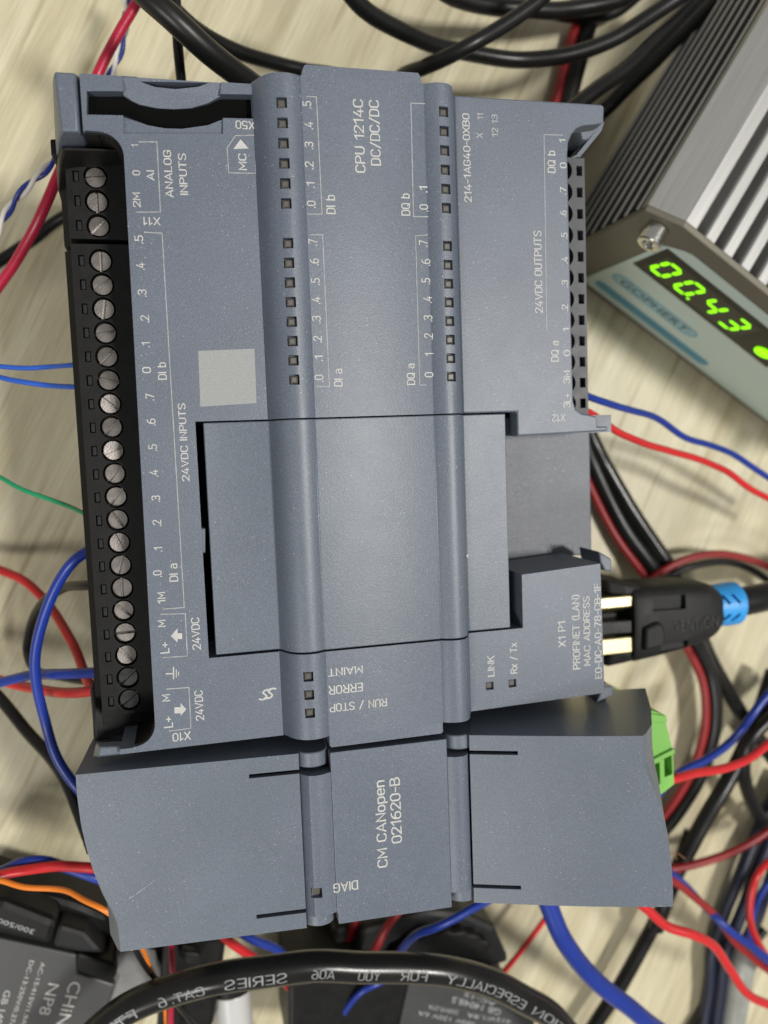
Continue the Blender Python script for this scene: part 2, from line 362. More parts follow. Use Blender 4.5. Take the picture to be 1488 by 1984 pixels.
GL = {  # single-stroke letters of a narrow technical face: width, strokes on a grid six high
 '0': (3, ['0,1 0,5 .9,6 2.1,6 3,5 3,1 2.1,0 .9,0 0,1']), '1': (1.9, ['0,4.7 1.5,6 1.5,0']), '2': (3, ['0,4.8 .2,5.6 1,6 2.1,6 3,5.2 3,4.2 2.6,3.4 0,0 3,0']),
 '3': (3, ['0,5.2 .8,6 2.2,6 3,5.2 3,4 2.2,3.2 1.1,3.2', '2.2,3.2 3,2.4 3,.9 2.2,0 .8,0 0,.9']), '4': (3.3, ['1.9,6 0,1.5 3.3,1.5', '2.4,3.2 2.4,0']),
 '5': (3, ['2.8,6 .3,6 .3,3.4 1.9,3.7 3,2.9 3,.9 2.2,0 .8,0 0,.8']), '6': (3, ['2.5,6 1.6,6 .5,4.9 0,3.4 0,.9 .8,0 2.2,0 3,.9 3,2.7 2.2,3.5 .9,3.5 0,2.7']), '7': (3, ['0,6 3,6 1,0']),
 '8': (3, ['.8,3.2 .1,4 .1,5.2 .8,6 2.2,6 2.9,5.2 2.9,4 2.2,3.2 .8,3.2 0,2.4 0,.8 .8,0 2.2,0 3,.8 3,2.4 2.2,3.2']), '9': (3, ['.5,0 1.4,0 2.5,1.1 3,2.6 3,5.1 2.2,6 .8,6 0,5.1 0,3.3 .8,2.5 2.1,2.5 3,3.3']),
 'A': (3.6, ['0,0 1.8,6 3.6,0', '.7,1.7 2.9,1.7']), 'B': (3.1, ['0,0 0,6 2,6 2.9,5.3 2.9,4 2,3.2 0,3.2', '2,3.2 3.1,2.4 3.1,.9 2.1,0 0,0']), 'C': (3.1, ['3.1,4.8 2.9,5.5 2.2,6 .9,6 0,5.1 0,.9 .9,0 2.2,0 2.9,.5 3.1,1.2']),
 'D': (3.1, ['0,0 0,6 2,6 3.1,5 3.1,1 2,0 0,0']), 'E': (2.7, ['2.7,6 0,6 0,0 2.7,0', '0,3.1 2.3,3.1']), 'F': (2.6, ['2.6,6 0,6 0,0', '0,3 2.2,3']), 'G': (3.1, ['3.1,4.8 2.9,5.5 2.2,6 .9,6 0,5.1 0,.9 .9,0 2.2,0 3.1,.9 3.1,2.8 1.8,2.8']),
 'H': (3.1, ['0,0 0,6', '3.1,0 3.1,6', '0,3.1 3.1,3.1']), 'I': (.1, ['.05,0 .05,6']), 'J': (2.4, ['2.4,6 2.4,1 1.6,0 .8,0 0,.9']), 'K': (3.1, ['0,0 0,6', '3,6 0,2.4', '1.1,3.7 3.1,0']), 'L': (2.6, ['0,6 0,0 2.6,0']),
 'M': (3.8, ['0,0 0,6 1.9,1.6 3.8,6 3.8,0']), 'N': (3.2, ['0,0 0,6 3.2,0 3.2,6']), 'O': (3.1, ['0,1 0,5 .9,6 2.2,6 3.1,5 3.1,1 2.2,0 .9,0 0,1']), 'P': (3, ['0,0 0,6 2.1,6 3,5.2 3,3.6 2.1,2.8 0,2.8']),
 'Q': (3.1, ['0,1 0,5 .9,6 2.2,6 3.1,5 3.1,1 2.2,0 .9,0 0,1', '1.9,1.5 3.2,-.2']), 'R': (3.1, ['0,0 0,6 2.1,6 3,5.2 3,3.8 2.1,3 0,3', '1.6,3 3.1,0']), 'S': (3, ['2.9,5.2 2.2,6 .8,6 .1,5.2 .1,4.1 .8,3.4 2.2,2.7 3,1.9 3,.8 2.2,0 .8,0 0,.8']),
 'T': (3.1, ['0,6 3.1,6', '1.55,6 1.55,0']), 'U': (3.1, ['0,6 0,1 .9,0 2.2,0 3.1,1 3.1,6']), 'V': (3.4, ['0,6 1.7,0 3.4,6']), 'W': (4.6, ['0,6 1.2,0 2.3,5 3.4,0 4.6,6']), 'X': (3.3, ['0,0 3.3,6', '0,6 3.3,0']), 'Y': (3.3, ['0,6 1.65,3 3.3,6', '1.65,3 1.65,0']), 'Z': (3, ['0,6 3,6 0,0 3,0']),
 'a': (2.5, ['.2,4 .8,4.4 1.8,4.4 2.5,3.7 2.5,0', '2.5,2.6 .8,2.6 0,2 0,.7 .7,0 1.7,0 2.5,.8']), 'b': (2.5, ['0,6 0,0', '0,.8 .8,0 1.8,0 2.5,.8 2.5,3.6 1.8,4.4 .8,4.4 0,3.6']), 'e': (2.5, ['0,2.2 2.5,2.2 2.5,3.6 1.8,4.4 .7,4.4 0,3.6 0,.8 .7,0 1.8,0 2.3,.5']),
 'n': (2.4, ['0,0 0,4.4', '0,3.6 .8,4.4 1.7,4.4 2.4,3.6 2.4,0']), 'o': (2.5, ['0,.9 0,3.5 .7,4.4 1.8,4.4 2.5,3.5 2.5,.9 1.8,0 .7,0 0,.9']), 'p': (2.5, ['0,4.4 0,-1.6', '0,.8 .8,0 1.8,0 2.5,.8 2.5,3.6 1.8,4.4 .8,4.4 0,3.6']), 'x': (2.5, ['0,0 2.5,4.4', '0,4.4 2.5,0']),
 '.': (.2, ['.1,0 .1,.5']), ':': (.2, ['.1,0.6 .1,1.2', '.1,3.2 .1,3.8']), '/': (2.4, ['0,-.3 2.4,6.3']), '-': (1.9, ['0,2.7 1.9,2.7']), '+': (2.8, ['0,2.6 2.8,2.6', '1.4,1.2 1.4,4']), '(': (1.1, ['1.1,6.4 .1,4.6 .1,1.2 1.1,-.6']), ')': (1.1, ['0,6.4 1,4.6 1,1.2 0,-.6']), ' ': (1.3, [])}
def stroke_bm(s, wd=0.82, gap=1.25):
    """the string as flat pen strokes, one unit high and wide"""
    bm = bmesh.new(); x0 = 0.0; k = 0
    for ch in s:
        wdt, strokes = GL[ch]
        for st in strokes:
            P = [Vector((float(a) + x0, float(b), 0)) for a, b in (q.split(',') for q in st.split())]
            closed = (P[0] - P[-1]).length < 1e-4
            n = len(P); prev = None; first = None; zz = 0.0020 * (k % 4); k += 1
            for i, p in enumerate(P):
                if closed: a = P[i - 1] if i > 0 else P[-2]; b = P[i + 1] if i < n - 1 else P[1]
                else: a = P[i - 1] if i > 0 else None; b = P[i + 1] if i < n - 1 else None
                d1 = (p - a).normalized() if a is not None else None; d2 = (b - p).normalized() if b is not None else None
                if d1 is None: d1 = d2; p = p - d2 * wd * 0.48
                elif d2 is None: d2 = d1; p = p + d1 * wd * 0.48
                t = (d1 + d2); t = t.normalized() if t.length > 1e-3 else d1
                nn = Vector((-t.y, t.x, 0)); c = max(0.42, nn.dot(Vector((-d1.y, d1.x, 0))))
                l, r = p + nn * wd / 2 / c, p - nn * wd / 2 / c
                cur = (bm.verts.new((l.x, l.y, zz + i * 0.00018)), bm.verts.new((r.x, r.y, zz + i * 0.00018)))
                if prev: bm.faces.new((prev[0], prev[1], cur[1], cur[0]))
                prev = cur
        x0 += wdt + gap
    xs = [v.co.x for v in bm.verts]; ys = [v.co.y for v in bm.verts]
    a0, a1, b0, b1 = min(xs), max(xs), min(ys), max(ys)
    for v in bm.verts:
        v.co = Vector(((v.co.x - a0) / (a1 - a0) - 0.5, (v.co.y - b0) / (b1 - b0) - 0.5, v.co.z))
    return bm, (a1 - a0) / (b1 - b0)
def text_bm(s):
    cu = bpy.data.curves.new('t', 'FONT'); cu.body = s; cu.resolution_u = 3; cu.fill_mode = 'FRONT'
    o = bpy.data.objects.new('t', cu); COL.objects.link(o)
    bpy.context.view_layer.update()
    me = bpy.data.meshes.new_from_object(o.evaluated_get(bpy.context.evaluated_depsgraph_get()))
    bm = bmesh.new(); bm.from_mesh(me)
    bpy.data.objects.remove(o); bpy.data.curves.remove(cu); bpy.data.meshes.remove(me)
    xs = [v.co.x for v in bm.verts]; ys = [v.co.y for v in bm.verts]
    x0, x1, y0, y1 = min(xs), max(xs), min(ys), max(ys)
    for v in bm.verts:
        v.co = Vector(((v.co.x - x0) / (x1 - x0) - 0.5, (v.co.y - y0) / (y1 - y0) - 0.5, 0))
    return bm
def put_text(parent, s, c, ex, ey, L, H, mat, name='lettering', pen=False):
    c, ex, ey = Vector(c), Vector(ex), Vector(ey)
    if pen:
        bm, asp = stroke_bm(s)
        if L < asp * H * 0.75 and len(s) < 3: L = asp * H * 0.9
    else: bm = text_bm(s)
    up = ex.cross(ey).normalized()
    for v in bm.verts: v.co = c + ex * (v.co.x * L) + ey * (v.co.y * H) + up * (v.co.z * 8)
    b = base_of(parent)
    for v in bm.verts: v.co = (v.co - b) * S
    me = bpy.data.meshes.new(name); bm.to_mesh(me); bm.free(); me.materials.append(mat)
    o = bpy.data.objects.new(name, me); COL.objects.link(o); o.parent = parent
    return o
def letter(parent, s, a, b, h, z, flip=False, mat=None):
    A, B = at(*a, z), at(*b, z); c = (A + B) / 2
    mx, my = (a[0] + b[0]) / 2, (a[1] + b[1]) / 2
    if flip:
        ex, ey = (-1, 0, 0), (0, -1, 0); L = abs(A.x - B.x); H = abs(at(mx, my + h / 2, z).y - at(mx, my - h / 2, z).y)
    else:
        ex, ey = (0, 1, 0), (-1, 0, 0); L = abs(A.y - B.y); H = abs(at(mx + h / 2, my, z).x - at(mx - h / 2, my, z).x)
    return put_text(parent, s, (c.x, c.y, z + 0.035), ex, ey, L, H, mat or M_print, pen=True)
def flat(parent, name, polys, z, mat):
    bm = bmesh.new()
    for poly in polys:
        bm.faces.new([bm.verts.new((x, y, z)) for x, y in poly])
    return link(name, bm, mat, parent)
def line(parent, pts, z, width=0.16, mat=None, name='printed_line'):
    P = [at(x, y, z) for x, y in pts]; polys = []
    for a, b in zip(P, P[1:]):
        d = (b - a); d.z = 0; d.normalize(); n = Vector((-d.y, d.x, 0)) * width / 2; e = d * width / 2
        polys.append([(q.x, q.y) for q in (a - n - e, b - n + e, b + n + e, a + n - e)])
    bm = bmesh.new()
    for k, poly in enumerate(polys):
        bm.faces.new([bm.verts.new((x, y, z + 0.03 + 0.004 * k)) for x, y in poly])
    return link(name, bm, mat or M_line, parent)

# ================================================================== the desk
dk = thing('desk', 'pale wood grain desk top under all the wires and devices', 'desk', (40, -60, 0))
link('desk_top', box(-420, 520, -520, 420, -22, 0), M_wood, dk, bevel=1.0)

# ================================================================== the controller
ZF, ZM = 71.5, 75.0
plc = thing('programmable_controller', 'large blue grey industrial controller with black screw terminals exposed on its left', 'controller', (13, -47, 0))
# lower shell
shell = link('lower_housing', prism([(-32.5, 4.6), (56.5, 4.6), (56.5, -100.4), (-32.5, -100.4)], 0.4, 52), M_shell, plc, bevel=0.8)
link('lower_housing', box(-22, 34, -98.5, 3.2, 52.0, 57.0), M_shell, plc)
link('lower_housing', box(34.1, 47, -47.0, 3.2, 52.0, 57.0), M_shell, plc)

# left face: a C round the door, with the bay for the terminals on its left
def arc(cx, cy, r, a0, a1, n=8):
    return [(cx + r * math.cos(math.radians(a0 + (a1 - a0) * k / n)), cy + r * math.sin(math.radians(a0 + (a1 - a0) * k / n))) for k in range(n + 1)]
bx0, bx1 = -23.45, -24.1                      # right edge of the bay at its top and bottom
left_poly = ([(-29.0, 3.9), (-3.95, 3.9), (-3.95, -47.3), (-15.25, -47.3), (-15.2, -84.9), (-3.95, -84.9), (-3.95, -98.9), (-29.6, -98.9), (-29.6, -98.1)]
             + [(bx1 - 3.6, -98.1)] + arc(bx1 - 3.4, -94.6, 3.4, -90, 0) + arc(bx0 - 3.4, -7.6, 3.4, 0, 88) + [(bx0 - 5.2, -4.15), (-29.0, -4.4)])
left = link('face_panel', prism(left_poly, 60.5, ZF), M_case, plc)
slot = px_poly([(168, 176.5), (236, 176.5), (255, 188), (269, 194), (302, 200.5), (336, 202.5), (370, 201), (403, 193), (427, 182), (489, 183),
                (490.5, 230), (432, 228.5), (403, 240), (353, 247), (319, 246), (286, 240), (239, 223.5), (168, 222)], ZF)
cut(left, prism(slot, 58, 80))
_sc = (sum(p[0] for p in slot) / len(slot), sum(p[1] for p in slot) / len(slot))
M_slot = plain('slot_shade_black', (0.004, 0.004, 0.004), 0.9, spec=0.05)  # black that paints the shaded depth of the slot
link('slot_shade_fill', prism([(x + (0.04 if x < _sc[0] else -0.04), y + (0.03 if y < _sc[1] - 1 else -0.03)) for x, y in slot], 58.6, 69.6), M_slot, plc)  # added filler, makes the slot read as deep shade
# scoop above the slot: a sloping thumb cut, with a slit behind it
sc_top = at(335, 152, ZF).y
scoop_plan = px_poly([(236, 148), (428, 154), (427, 184), (403, 195), (370, 202.5), (336, 204), (302, 202), (269, 196), (255, 190), (238, 178)], ZF)
bm = bmesh.new(); n_ = len(scoop_plan)
def scoop_z(y): return ZF - 0.15 - max(0.0, (sc_top - y)) * 0.42
lo = [bm.verts.new((x, y, scoop_z(y))) for x, y in scoop_plan]; hi = [bm.verts.new((x, y, 80)) for x, y in scoop_plan]
bm.faces.new(hi); bm.faces.new(lo[::-1])
for i in range(n_):
    j = (i + 1) % n_; bm.faces.new((lo[i], lo[j], hi[j], hi[i]))
bm.normal_update()
cut(left, bm)
cut(left, prism(px_poly([(270, 155.5), (405, 158.5), (385, 165), (340, 169), (300, 165)], ZF), 68.0, 80))
cut(left, prism(px_poly([(239, 222), (286, 240), (319, 246), (353, 247), (403, 240), (432, 228), (432, 259), (239, 259)], ZF), ZF - 0.55, 80))
add_bevel(left, 0.45)
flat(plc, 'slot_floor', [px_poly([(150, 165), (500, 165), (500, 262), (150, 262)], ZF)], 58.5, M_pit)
# shell corners left of the face
link('shell_corner', loft([[(x, y, 45) for x, y in ((-35.4, 5.6), (-29.05, 5.6), (-29.05, -4.4), (-35.6, -5.2))],
                           [(x, y, 60) for x, y in ((-34.2, 5.2), (-29.05, 5.2), (-29.05, -4.4), (-34.5, -5.0))],
                           [(x, y, 67.0) for x, y in ((-33.3, 4.7), (-29.05, 4.7), (-29.05, -4.3), (-33.3, -4.7))],
                           [(x, y, 69.2) for x, y in ((-32.9, 4.4), (-29.05, 4.4), (-29.05, -4.3), (-32.7, -4.4))],
                           [(x, y, 71.0) for x, y in ((-32.5, 4.15), (-29.7, 4.15), (-29.7, -4.2), (-32.0, -4.2))]]), M_case, plc, smooth=25, bevel=0.3)
link('shell_corner', loft([[(x, y, 40) for x, y in ((-35.9, -4.9), (-24, -4.9), (-24, -6.0), (-35.9, -9.2))],
                           [(x, y, 56) for x, y in ((-35.0, -4.9), (-24, -4.9), (-24, -5.9), (-35.0, -8.4))],
                           [(x, y, 63) for x, y in ((-33.9, -4.9), (-24, -4.9), (-24, -5.6), (-33.6, -6.6))],
                           [(x, y, 66.5) for x, y in ((-32.8, -4.9), (-24, -4.9), (-24, -5.3), (-32.4, -5.4))]]), M_black, plc, smooth=40, bevel=0.3)
def bay_shade_strip(cx, cy, a0, a1):  # added black strip painting shade onto the bay wall
    o_, i_ = arc(cx, cy, 3.36, a0, a1), arc(cx, cy, 3.2, a0, a1)
    link('bay_shade_strip', prism(o_ + i_[::-1], 56, ZF - 0.7), M_black, plc)
bay_shade_strip(bx0 - 3.4, -7.6, 0, 88); bay_shade_strip(bx1 - 3.4, -94.6, -90, 0)
link('bay_shade_strip', box(-28.9, bx0 - 3.4, -4.5, -4.32, 56, ZF - 0.7), M_black, plc)  # straight run of the same painted shade
link('shell_corner', loft([[(x, y, 30) for x, y in ((-36.6, -92.5), (-24, -92.8), (-24, -101), (-36.2, -101))],
                           [(x, y, 52) for x, y in ((-35.9, -93.2), (-24, -96.5), (-24, -100.8), (-35.8, -100.8))],
                           [(x, y, 60) for x, y in ((-34.7, -94.5), (-24, -97.5), (-24, -100.2), (-34.9, -100.4))]]), M_black2, plc, smooth=30, bevel=0.5)
link('shell_corner', loft([[(x, y, 67.4) for x, y in ((-33.6, -97.9), (-28.5, -98.2), (-28.5, -100.5), (-34.4, -100.5))],
                           [(x, y, 70.2) for x, y in ((-32.8, -97.8), (-28.9, -98.2), (-28.9, -99.3), (-32.9, -99.3))]]), M_case, plc, smooth=30, bevel=0.25)
# sloping lower lip of the face
link('face_lip', loft([[(-32.6, -98.9, 66), (-3.95, -98.9, 66), (-3.95, -99.9, 66), (-32.9, -99.9, 66)],
                       [(-29.0, -98.6, 71.1), (-3.95, -98.6, 71.1), (-3.95, -99.0, 71.1), (-29.0, -99.0, 71.1)]]), M_case, plc)

# middle band with its two ridges
R_PROF = [(-4.05, 71.4), (-3.85, 71.8), (-3.4, 72.7), (-2.85, 73.75), (-2.2, 74.6), (-1.45, 75.2), (-0.5, 75.6), (0.6, 75.75), (1.6, 75.6), (2.3, 75.3), (2.75, 75.05),
          (2.95, 74.9), (3.1, 75.0), (22.3, 75.0), (22.5, 74.9), (22.7, 75.05), (23.4, 75.4), (24.4, 75.7), (25.4, 75.75), (26.3, 75.5), (27.0, 74.9), (27.5, 74.0), (27.9, 72.9), (28.3, 71.9), (28.6, 71.4)]
def band(y0, y1, dz=0.0, zb=64.0):
    return extrude_profile([(x, z + dz) for x, z in R_PROF] + [(28.6, zb), (-4.05, zb)], y0, y1)
mid = link('centre_band', band(-47.35, 4.1), M_case, plc)
P_ = 2.961
ledY = [-P_ * i for i in range(8)] + [-P_ * 0]   # placeholder, filled below
idx = [0, 1, 2, 3, 4, 5, 6, 7, 9, 10, 11, 12, 13, 14]
# index 0 is the lowest lamp (Y = 0 - 44.6)
Y0 = at(570, 735.6, ZM + 0.7).y
YT = at(544.4, 198.3, ZM + 0.7).y
PIT = (YT - Y0) / 14.0
lampsL = [(0.0, Y0 + PIT * k) for k in idx]
XR = 25.42
lampsR = [(XR, Y0 + PIT * k) for k in idx]
HW = 0.78
cut(mid, *[box(x - HW, x + HW, y - HW, y + HW, 74.45, 77) for x, y in lampsL + lampsR])
mid.data.shade_smooth(); mid.data.set_sharp_from_angle(angle=math.radians(28))
band_low = link('centre_band', band(-98.7, -84.75), M_case, plc)
Ys = [at(x, y, ZM + 0.7).y for x, y in ((596.5, 1311.6), (597.8, 1346.9), (598.9, 1382.2))]
cut(band_low, *[box(0.05 - HW, 0.05 + HW, y - HW, y + HW, 74.4, 77) for y in Ys])
band_low.data.shade_smooth(); band_low.data.set_sharp_from_angle(angle=math.radians(28))
link('centre_tab', prism([(3.3, 4.1), (3.35, 4.7), (3.75, 5.6), (4.1, 5.75), (21.6, 5.65), (21.9, 5.3), (22.1, 4.1)], 66, ZM), M_case, plc)
link('centre_tab', prism([(3.1, -98.7), (3.1, -100.3), (3.4, -100.6), (22.0, -100.5), (22.3, -100.2), (22.3, -98.7)], 66, ZM), M_case, plc)
for x, y in lampsL + lampsR + [(0.05, y) for y in Ys]:
    bm = loft([[(x + sx * h, y + sy * h, z) for sx, sy in ((-1, -1), (1, -1), (1, 1), (-1, 1))] for h, z in ((0.66, 74.2), (0.64, 75.15), (0.36, 75.35))])
    link('indicator_lamp', bm, M_lens, plc, bevel=0.12)

# right face: upper and lower halves round the deep notch
bxr = px_poly([(1100, 330)], ZF)[0][0]
right_up = ([(28.55, -47.3), (28.55, 4.1), (55.0, 4.1), (55.4, 3.7)] + px_poly([(1170, 238)], ZF) + px_poly([(1150, 241), (1130, 243), (1118, 248), (1108, 260), (1102, 275), (1100, 298)], ZF)
            + px_poly([(1104, 480), (1109, 690), (1111.5, 778), (1116, 793), (1127, 801), (1140, 803), (1157, 807), (1158, 826), (1178, 826), (1178, 835)], ZF)
            + [(38.3, -51.4), (38.3, -47.3)])
rup = link('face_panel', prism(right_up, 67.8, ZF), M_case, plc, bevel=0.35)
right_lo = [(28.55, -84.8), (36.6, -84.8)] + [(38.5, -84.8), (38.5, -75.4)] + px_poly([(1163, 1092)], ZF) + px_poly([(1171, 1330)], ZF) + [(53.4, -98.0), (28.55, -98.6)]
rlo = link('face_panel', prism(right_lo, 56, ZF), M_case, plc)
linkY = [at(949, 1329, ZF).y, at(993, 1324, ZF).y]; linkX = [at(949, 1329, ZF).x, at(993, 1324, ZF).x]
cut(rlo, *[box(x - 0.7, x + 0.7, y - 0.7, y + 0.7, 70.6, 76) for x, y in zip(linkX, linkY)])
add_bevel(rlo, 0.35)
for x, y in zip(linkX, linkY):
    link('indicator_lamp', loft([[(x + sx * h, y + sy * h, z) for sx, sy in ((-1, -1), (1, -1), (1, 1), (-1, 1))] for h, z in ((0.66, 70.4), (0.6, 70.9), (0.4, 71.05))]), M_lens, plc)
# the notch
link('notch_floor', prism([(34, -51.0), (60.9, -51.0), (60.9, -75.6), (34, -75.6)], 20, 54), M_notch, plc, bevel=0.3)
link('notch_wall', prism([(36.4, -48.2), (58.0, -48.2), (58.0, -51.3), (36.4, -51.3)], 54, 67.7), M_shell, plc)
link('notch_wall', prism([(38.6, -75.5), (53.3, -75.5), (53.3, -76.5), (38.6, -76.5)], 54, 71.2), M_shell, plc)
link('face_lip', loft([[(28.55, -98.55, 66), (54.5, -98.0, 66), (54.9, -99.5, 66), (28.55, -100.1, 66)],
                       [(28.55, -98.3, 71.1), (53.2, -97.8, 71.1), (53.3, -98.2, 71.1), (28.55, -98.7, 71.1)]]), M_case, plc)
link('clip_tooth', prism(px_poly([(1160, 1068), (1185, 1083), (1185, 1108), (1172, 1106), (1163, 1090)], 66), 58, 66), M_case, plc, bevel=0.3)
link('clip_tooth', prism(px_poly([(1160, 823), (1180, 824), (1180, 835), (1160, 837)], 68), 60, 67.7), M_case, plc, bevel=0.3)
link('clip_tooth', loft([[(x, y, 58) for x, y in px_poly([(1168, 1328), (1190, 1326), (1192, 1350), (1150, 1366)], 64)],
                         [(x, y, 66.5) for x, y in px_poly([(1168, 1330), (1188, 1330), (1190, 1348), (1155, 1362)], 66.5)]]), M_shell, plc, bevel=0.4)
# bay wall at the upper right corner
link('bay_wall', loft([[(x, y, 50) for x, y in px_poly([(1102, 307), (1122, 300), (1166, 250), (1172, 236), (1180, 240), (1172, 258), (1135, 305)], 60)],
                       [(x, y, 62) for x, y in px_poly([(1104, 306), (1116, 301), (1158, 249), (1160, 238), (1171, 237), (1165, 254), (1124, 304)], 62)]]), M_shell, plc)
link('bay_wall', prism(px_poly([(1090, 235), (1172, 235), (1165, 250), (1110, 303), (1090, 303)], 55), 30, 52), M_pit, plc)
link('corner_rib', prism(px_poly([(1133, 238), (1172, 238), (1150, 262), (1138, 262)], 66), 58, 64), M_shell, plc, bevel=0.2)

# hinged cover in the centre
door_l = at(401, 1000, ZF).x
DP = [(-14.05, 71.65), (-4.3, 71.65)] + R_PROF[1:-1] + [(28.5, 71.65), (36.1, 71.65)]
door = link('hinged_cover', extrude_profile([(x, z + 0.02) for x, z in DP] + [(36.1, 67), (-14.05, 67)], -84.45, -47.55), M_cover, plc, smooth=28)
add_bevel(door, 0.16)
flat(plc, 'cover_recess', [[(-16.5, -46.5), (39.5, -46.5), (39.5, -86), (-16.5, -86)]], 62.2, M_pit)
link('finger_notch', prism(px_poly([(379, 1028), (388, 1024), (398, 1024), (398, 1072), (381, 1072)], ZF), 66, ZF - 0.25), M_cover, plc, bevel=0.2)

# ---- terminal blocks
def term_profile(x_in):
    return [(-34.9, 40), (-34.6, 56.0), (-33.3, 57.2), (-33.0, 61.7), (x_in, 61.7), (x_in, 40)]
SP = 3.81
scr = {}
def block(y0, y1, ys, xs, label, prof, mat, slots, hole=True):
    b = link('terminal_block', extrude_profile(prof, y0, y1), mat, plc, label=label)
    cs = []
    for y in ys:
        if hole: cs.append(cyl((xs, y, 60.2), (0, 0, 1), 1.86, 1.86, 4, 28))
        cs.append(box(slots[0], slots[1], y - 0.82, y + 0.82, 60.0, 64))
    cut(b, *cs)
    return b
XS = -28.55
y4 = [at(193.5, 506, 61.2).y - SP * i for i in range(20)]
y3 = [at(183, 344, 61.2).y - SP * i for i in range(3)]
bl3 = block(y3[2] - 2.1, y3[0] + 2.6, y3, XS, 'short three screw terminal block at the upper end', term_profile(-21.8), M_black, (-31.95, -31.05))
bl4 = block(y4[-1] - 2.4, y4[0] + 2.6, y4, XS, 'long twenty screw terminal block', term_profile(-21.8), M_black, (-31.95, -31.05))
add_bevel(bl3, 0.15); add_bevel(bl4, 0.15)
link('block_end', box(-33, -22, y4[-1] - 4.4, y4[-1] - 2.5, 40, 60.5), M_black, plc)
link('block_end', box(-33, -22, y3[0] + 2.7, y3[0] + 6.0, 40, 59.0), M_black, plc)
link('block_key', box(-34.9, -31.2, y3[0] + 2.7, y3[0] + 5.4, 50, 62.2), M_black, plc, bevel=0.3)
link('coding_rib', box(-24.0, -21.9, y4[9] + 1.4, y4[9] + 5.4, 61.8, 63.4), M_black, plc)
# one screw, then copies
bm = bmesh.new()
R_ = 1.62; g = 0.24; dpt = 0.62
def half_ring(sign):
    pts = []
    a0 = math.asin(g / R_)
    for k in range(15):
        a = a0 + (math.pi - 2 * a0) * k / 14
        pts.append((R_ * math.cos(a), sign * R_ * math.sin(a)))
    return pts
for sgn in (1, -1):
    hp = half_ring(sgn)
    loft([[(x, y, -2.0) for x, y in hp], [(x, y, -0.18) for x, y in hp], [(x * 0.93, sgn * max(g, abs(y) * 0.93), 0.0) for x, y in hp]], bm)
box(-R_ * 0.96, R_ * 0.96, -g, g, -2.0, -dpt, bm)
proto = link('screw', bm, M_screw, bl4, origin=(XS, y4[0], 61.15), smooth=35)
proto.location = (Vector((XS, y4[0], 61.15)) - base_of(bl4)) * S
warm = proto.data.copy(); warm.materials.clear(); warm.materials.append(M_warm)
darkm = proto.data.copy(); darkm.materials.clear(); darkm.materials.append(M_dsteel)
ang3 = [5, 90, 45]
ang4 = [88, 35, 80, 10, 45, -15, -40, 48, 20, 52, 52, -55, -65, 72, 90, -42, 2, -48, 42, 38]
def screw_copy(par, y, a, warm_one, first=False):
    o = proto if first else proto.copy()
    if not first: COL.objects.link(o)
    o.parent = par
    o.location = (Vector((XS, y, 61.15)) - base_of(par)) * S
    o.rotation_euler = (math.radians(random.uniform(-5, 5)), math.radians(random.uniform(-5, 5)), math.radians(a))
    if warm_one: o.data = warm
    elif y < y4[-3] + 0.1 and par is bl4 and y < y4[-2] + 0.1: o.data = darkm
    return o
for k, (y, a) in enumerate(zip(y4, ang4)): screw_copy(bl4, y, a, k < 5, k == 0)
for y, a in zip(y3, ang3): screw_copy(bl3, y, a, True)
slot_me = None
for par, ys in ((bl4, y4), (bl3, y3)):
    for y in ys:
        if slot_me is None:
            c = bmesh.new()
            box(-0.30, 0.34, -0.74, 0.74, -1.0, -0.25, c)
            so = link('test_slot', c, M_black2, par, origin=(-31.5, y, 61.7), bevel=0.12); slot_me = so
        else:
            so = slot_me.copy(); COL.objects.link(so); so.parent = par
            so.location = (Vector((-31.5, y, 61.7)) - base_of(par)) * S
# right block
yr = [at(1121.5, 331, 62.2).y - SP * i for i in range(12)]
xr0 = at(1130, 500, 62.2).x
XRo = at(1137, 600, 62.2).x
M_rblk = plain('dark_grey_plastic', (0.060, 0.062, 0.070), 0.5, bump=0.2, bscale=40, var=0.08)
rb = link('terminal_block', prism([(47, yr[0] + 2.3), (XRo, yr[0] + 2.3), (XRo, yr[-1] - 2.1), (47, yr[-1] - 2.1)], 40, 62.2), M_rblk, plc, label='dark grey twelve way terminal block half hidden at the right edge')
XH = at(1094, 560, 62.2).x
cs = []
for y in yr:
    cs.append(cyl((XH, y, 58.5), (0, 0, 1), 1.85, 1.85, 6, 24))
    cs.append(box(xr0 - 1.05, xr0 + 0.05, y - 0.85, y + 0.85, 60.6, 66))
cut(rb, *cs); add_bevel(rb, 0.12)
for k, y in enumerate(yr):
    o = link('contact_slot', box(xr0 - 0.85, xr0 - 0.15, y - 0.65, y + 0.65, 59, 61.0), M_black, rb)
    if k > 0: o.data = sl0.data
    else: sl0 = o
    if k > 0:
        o.location = (0, (y - yr[0]) * S, 0)

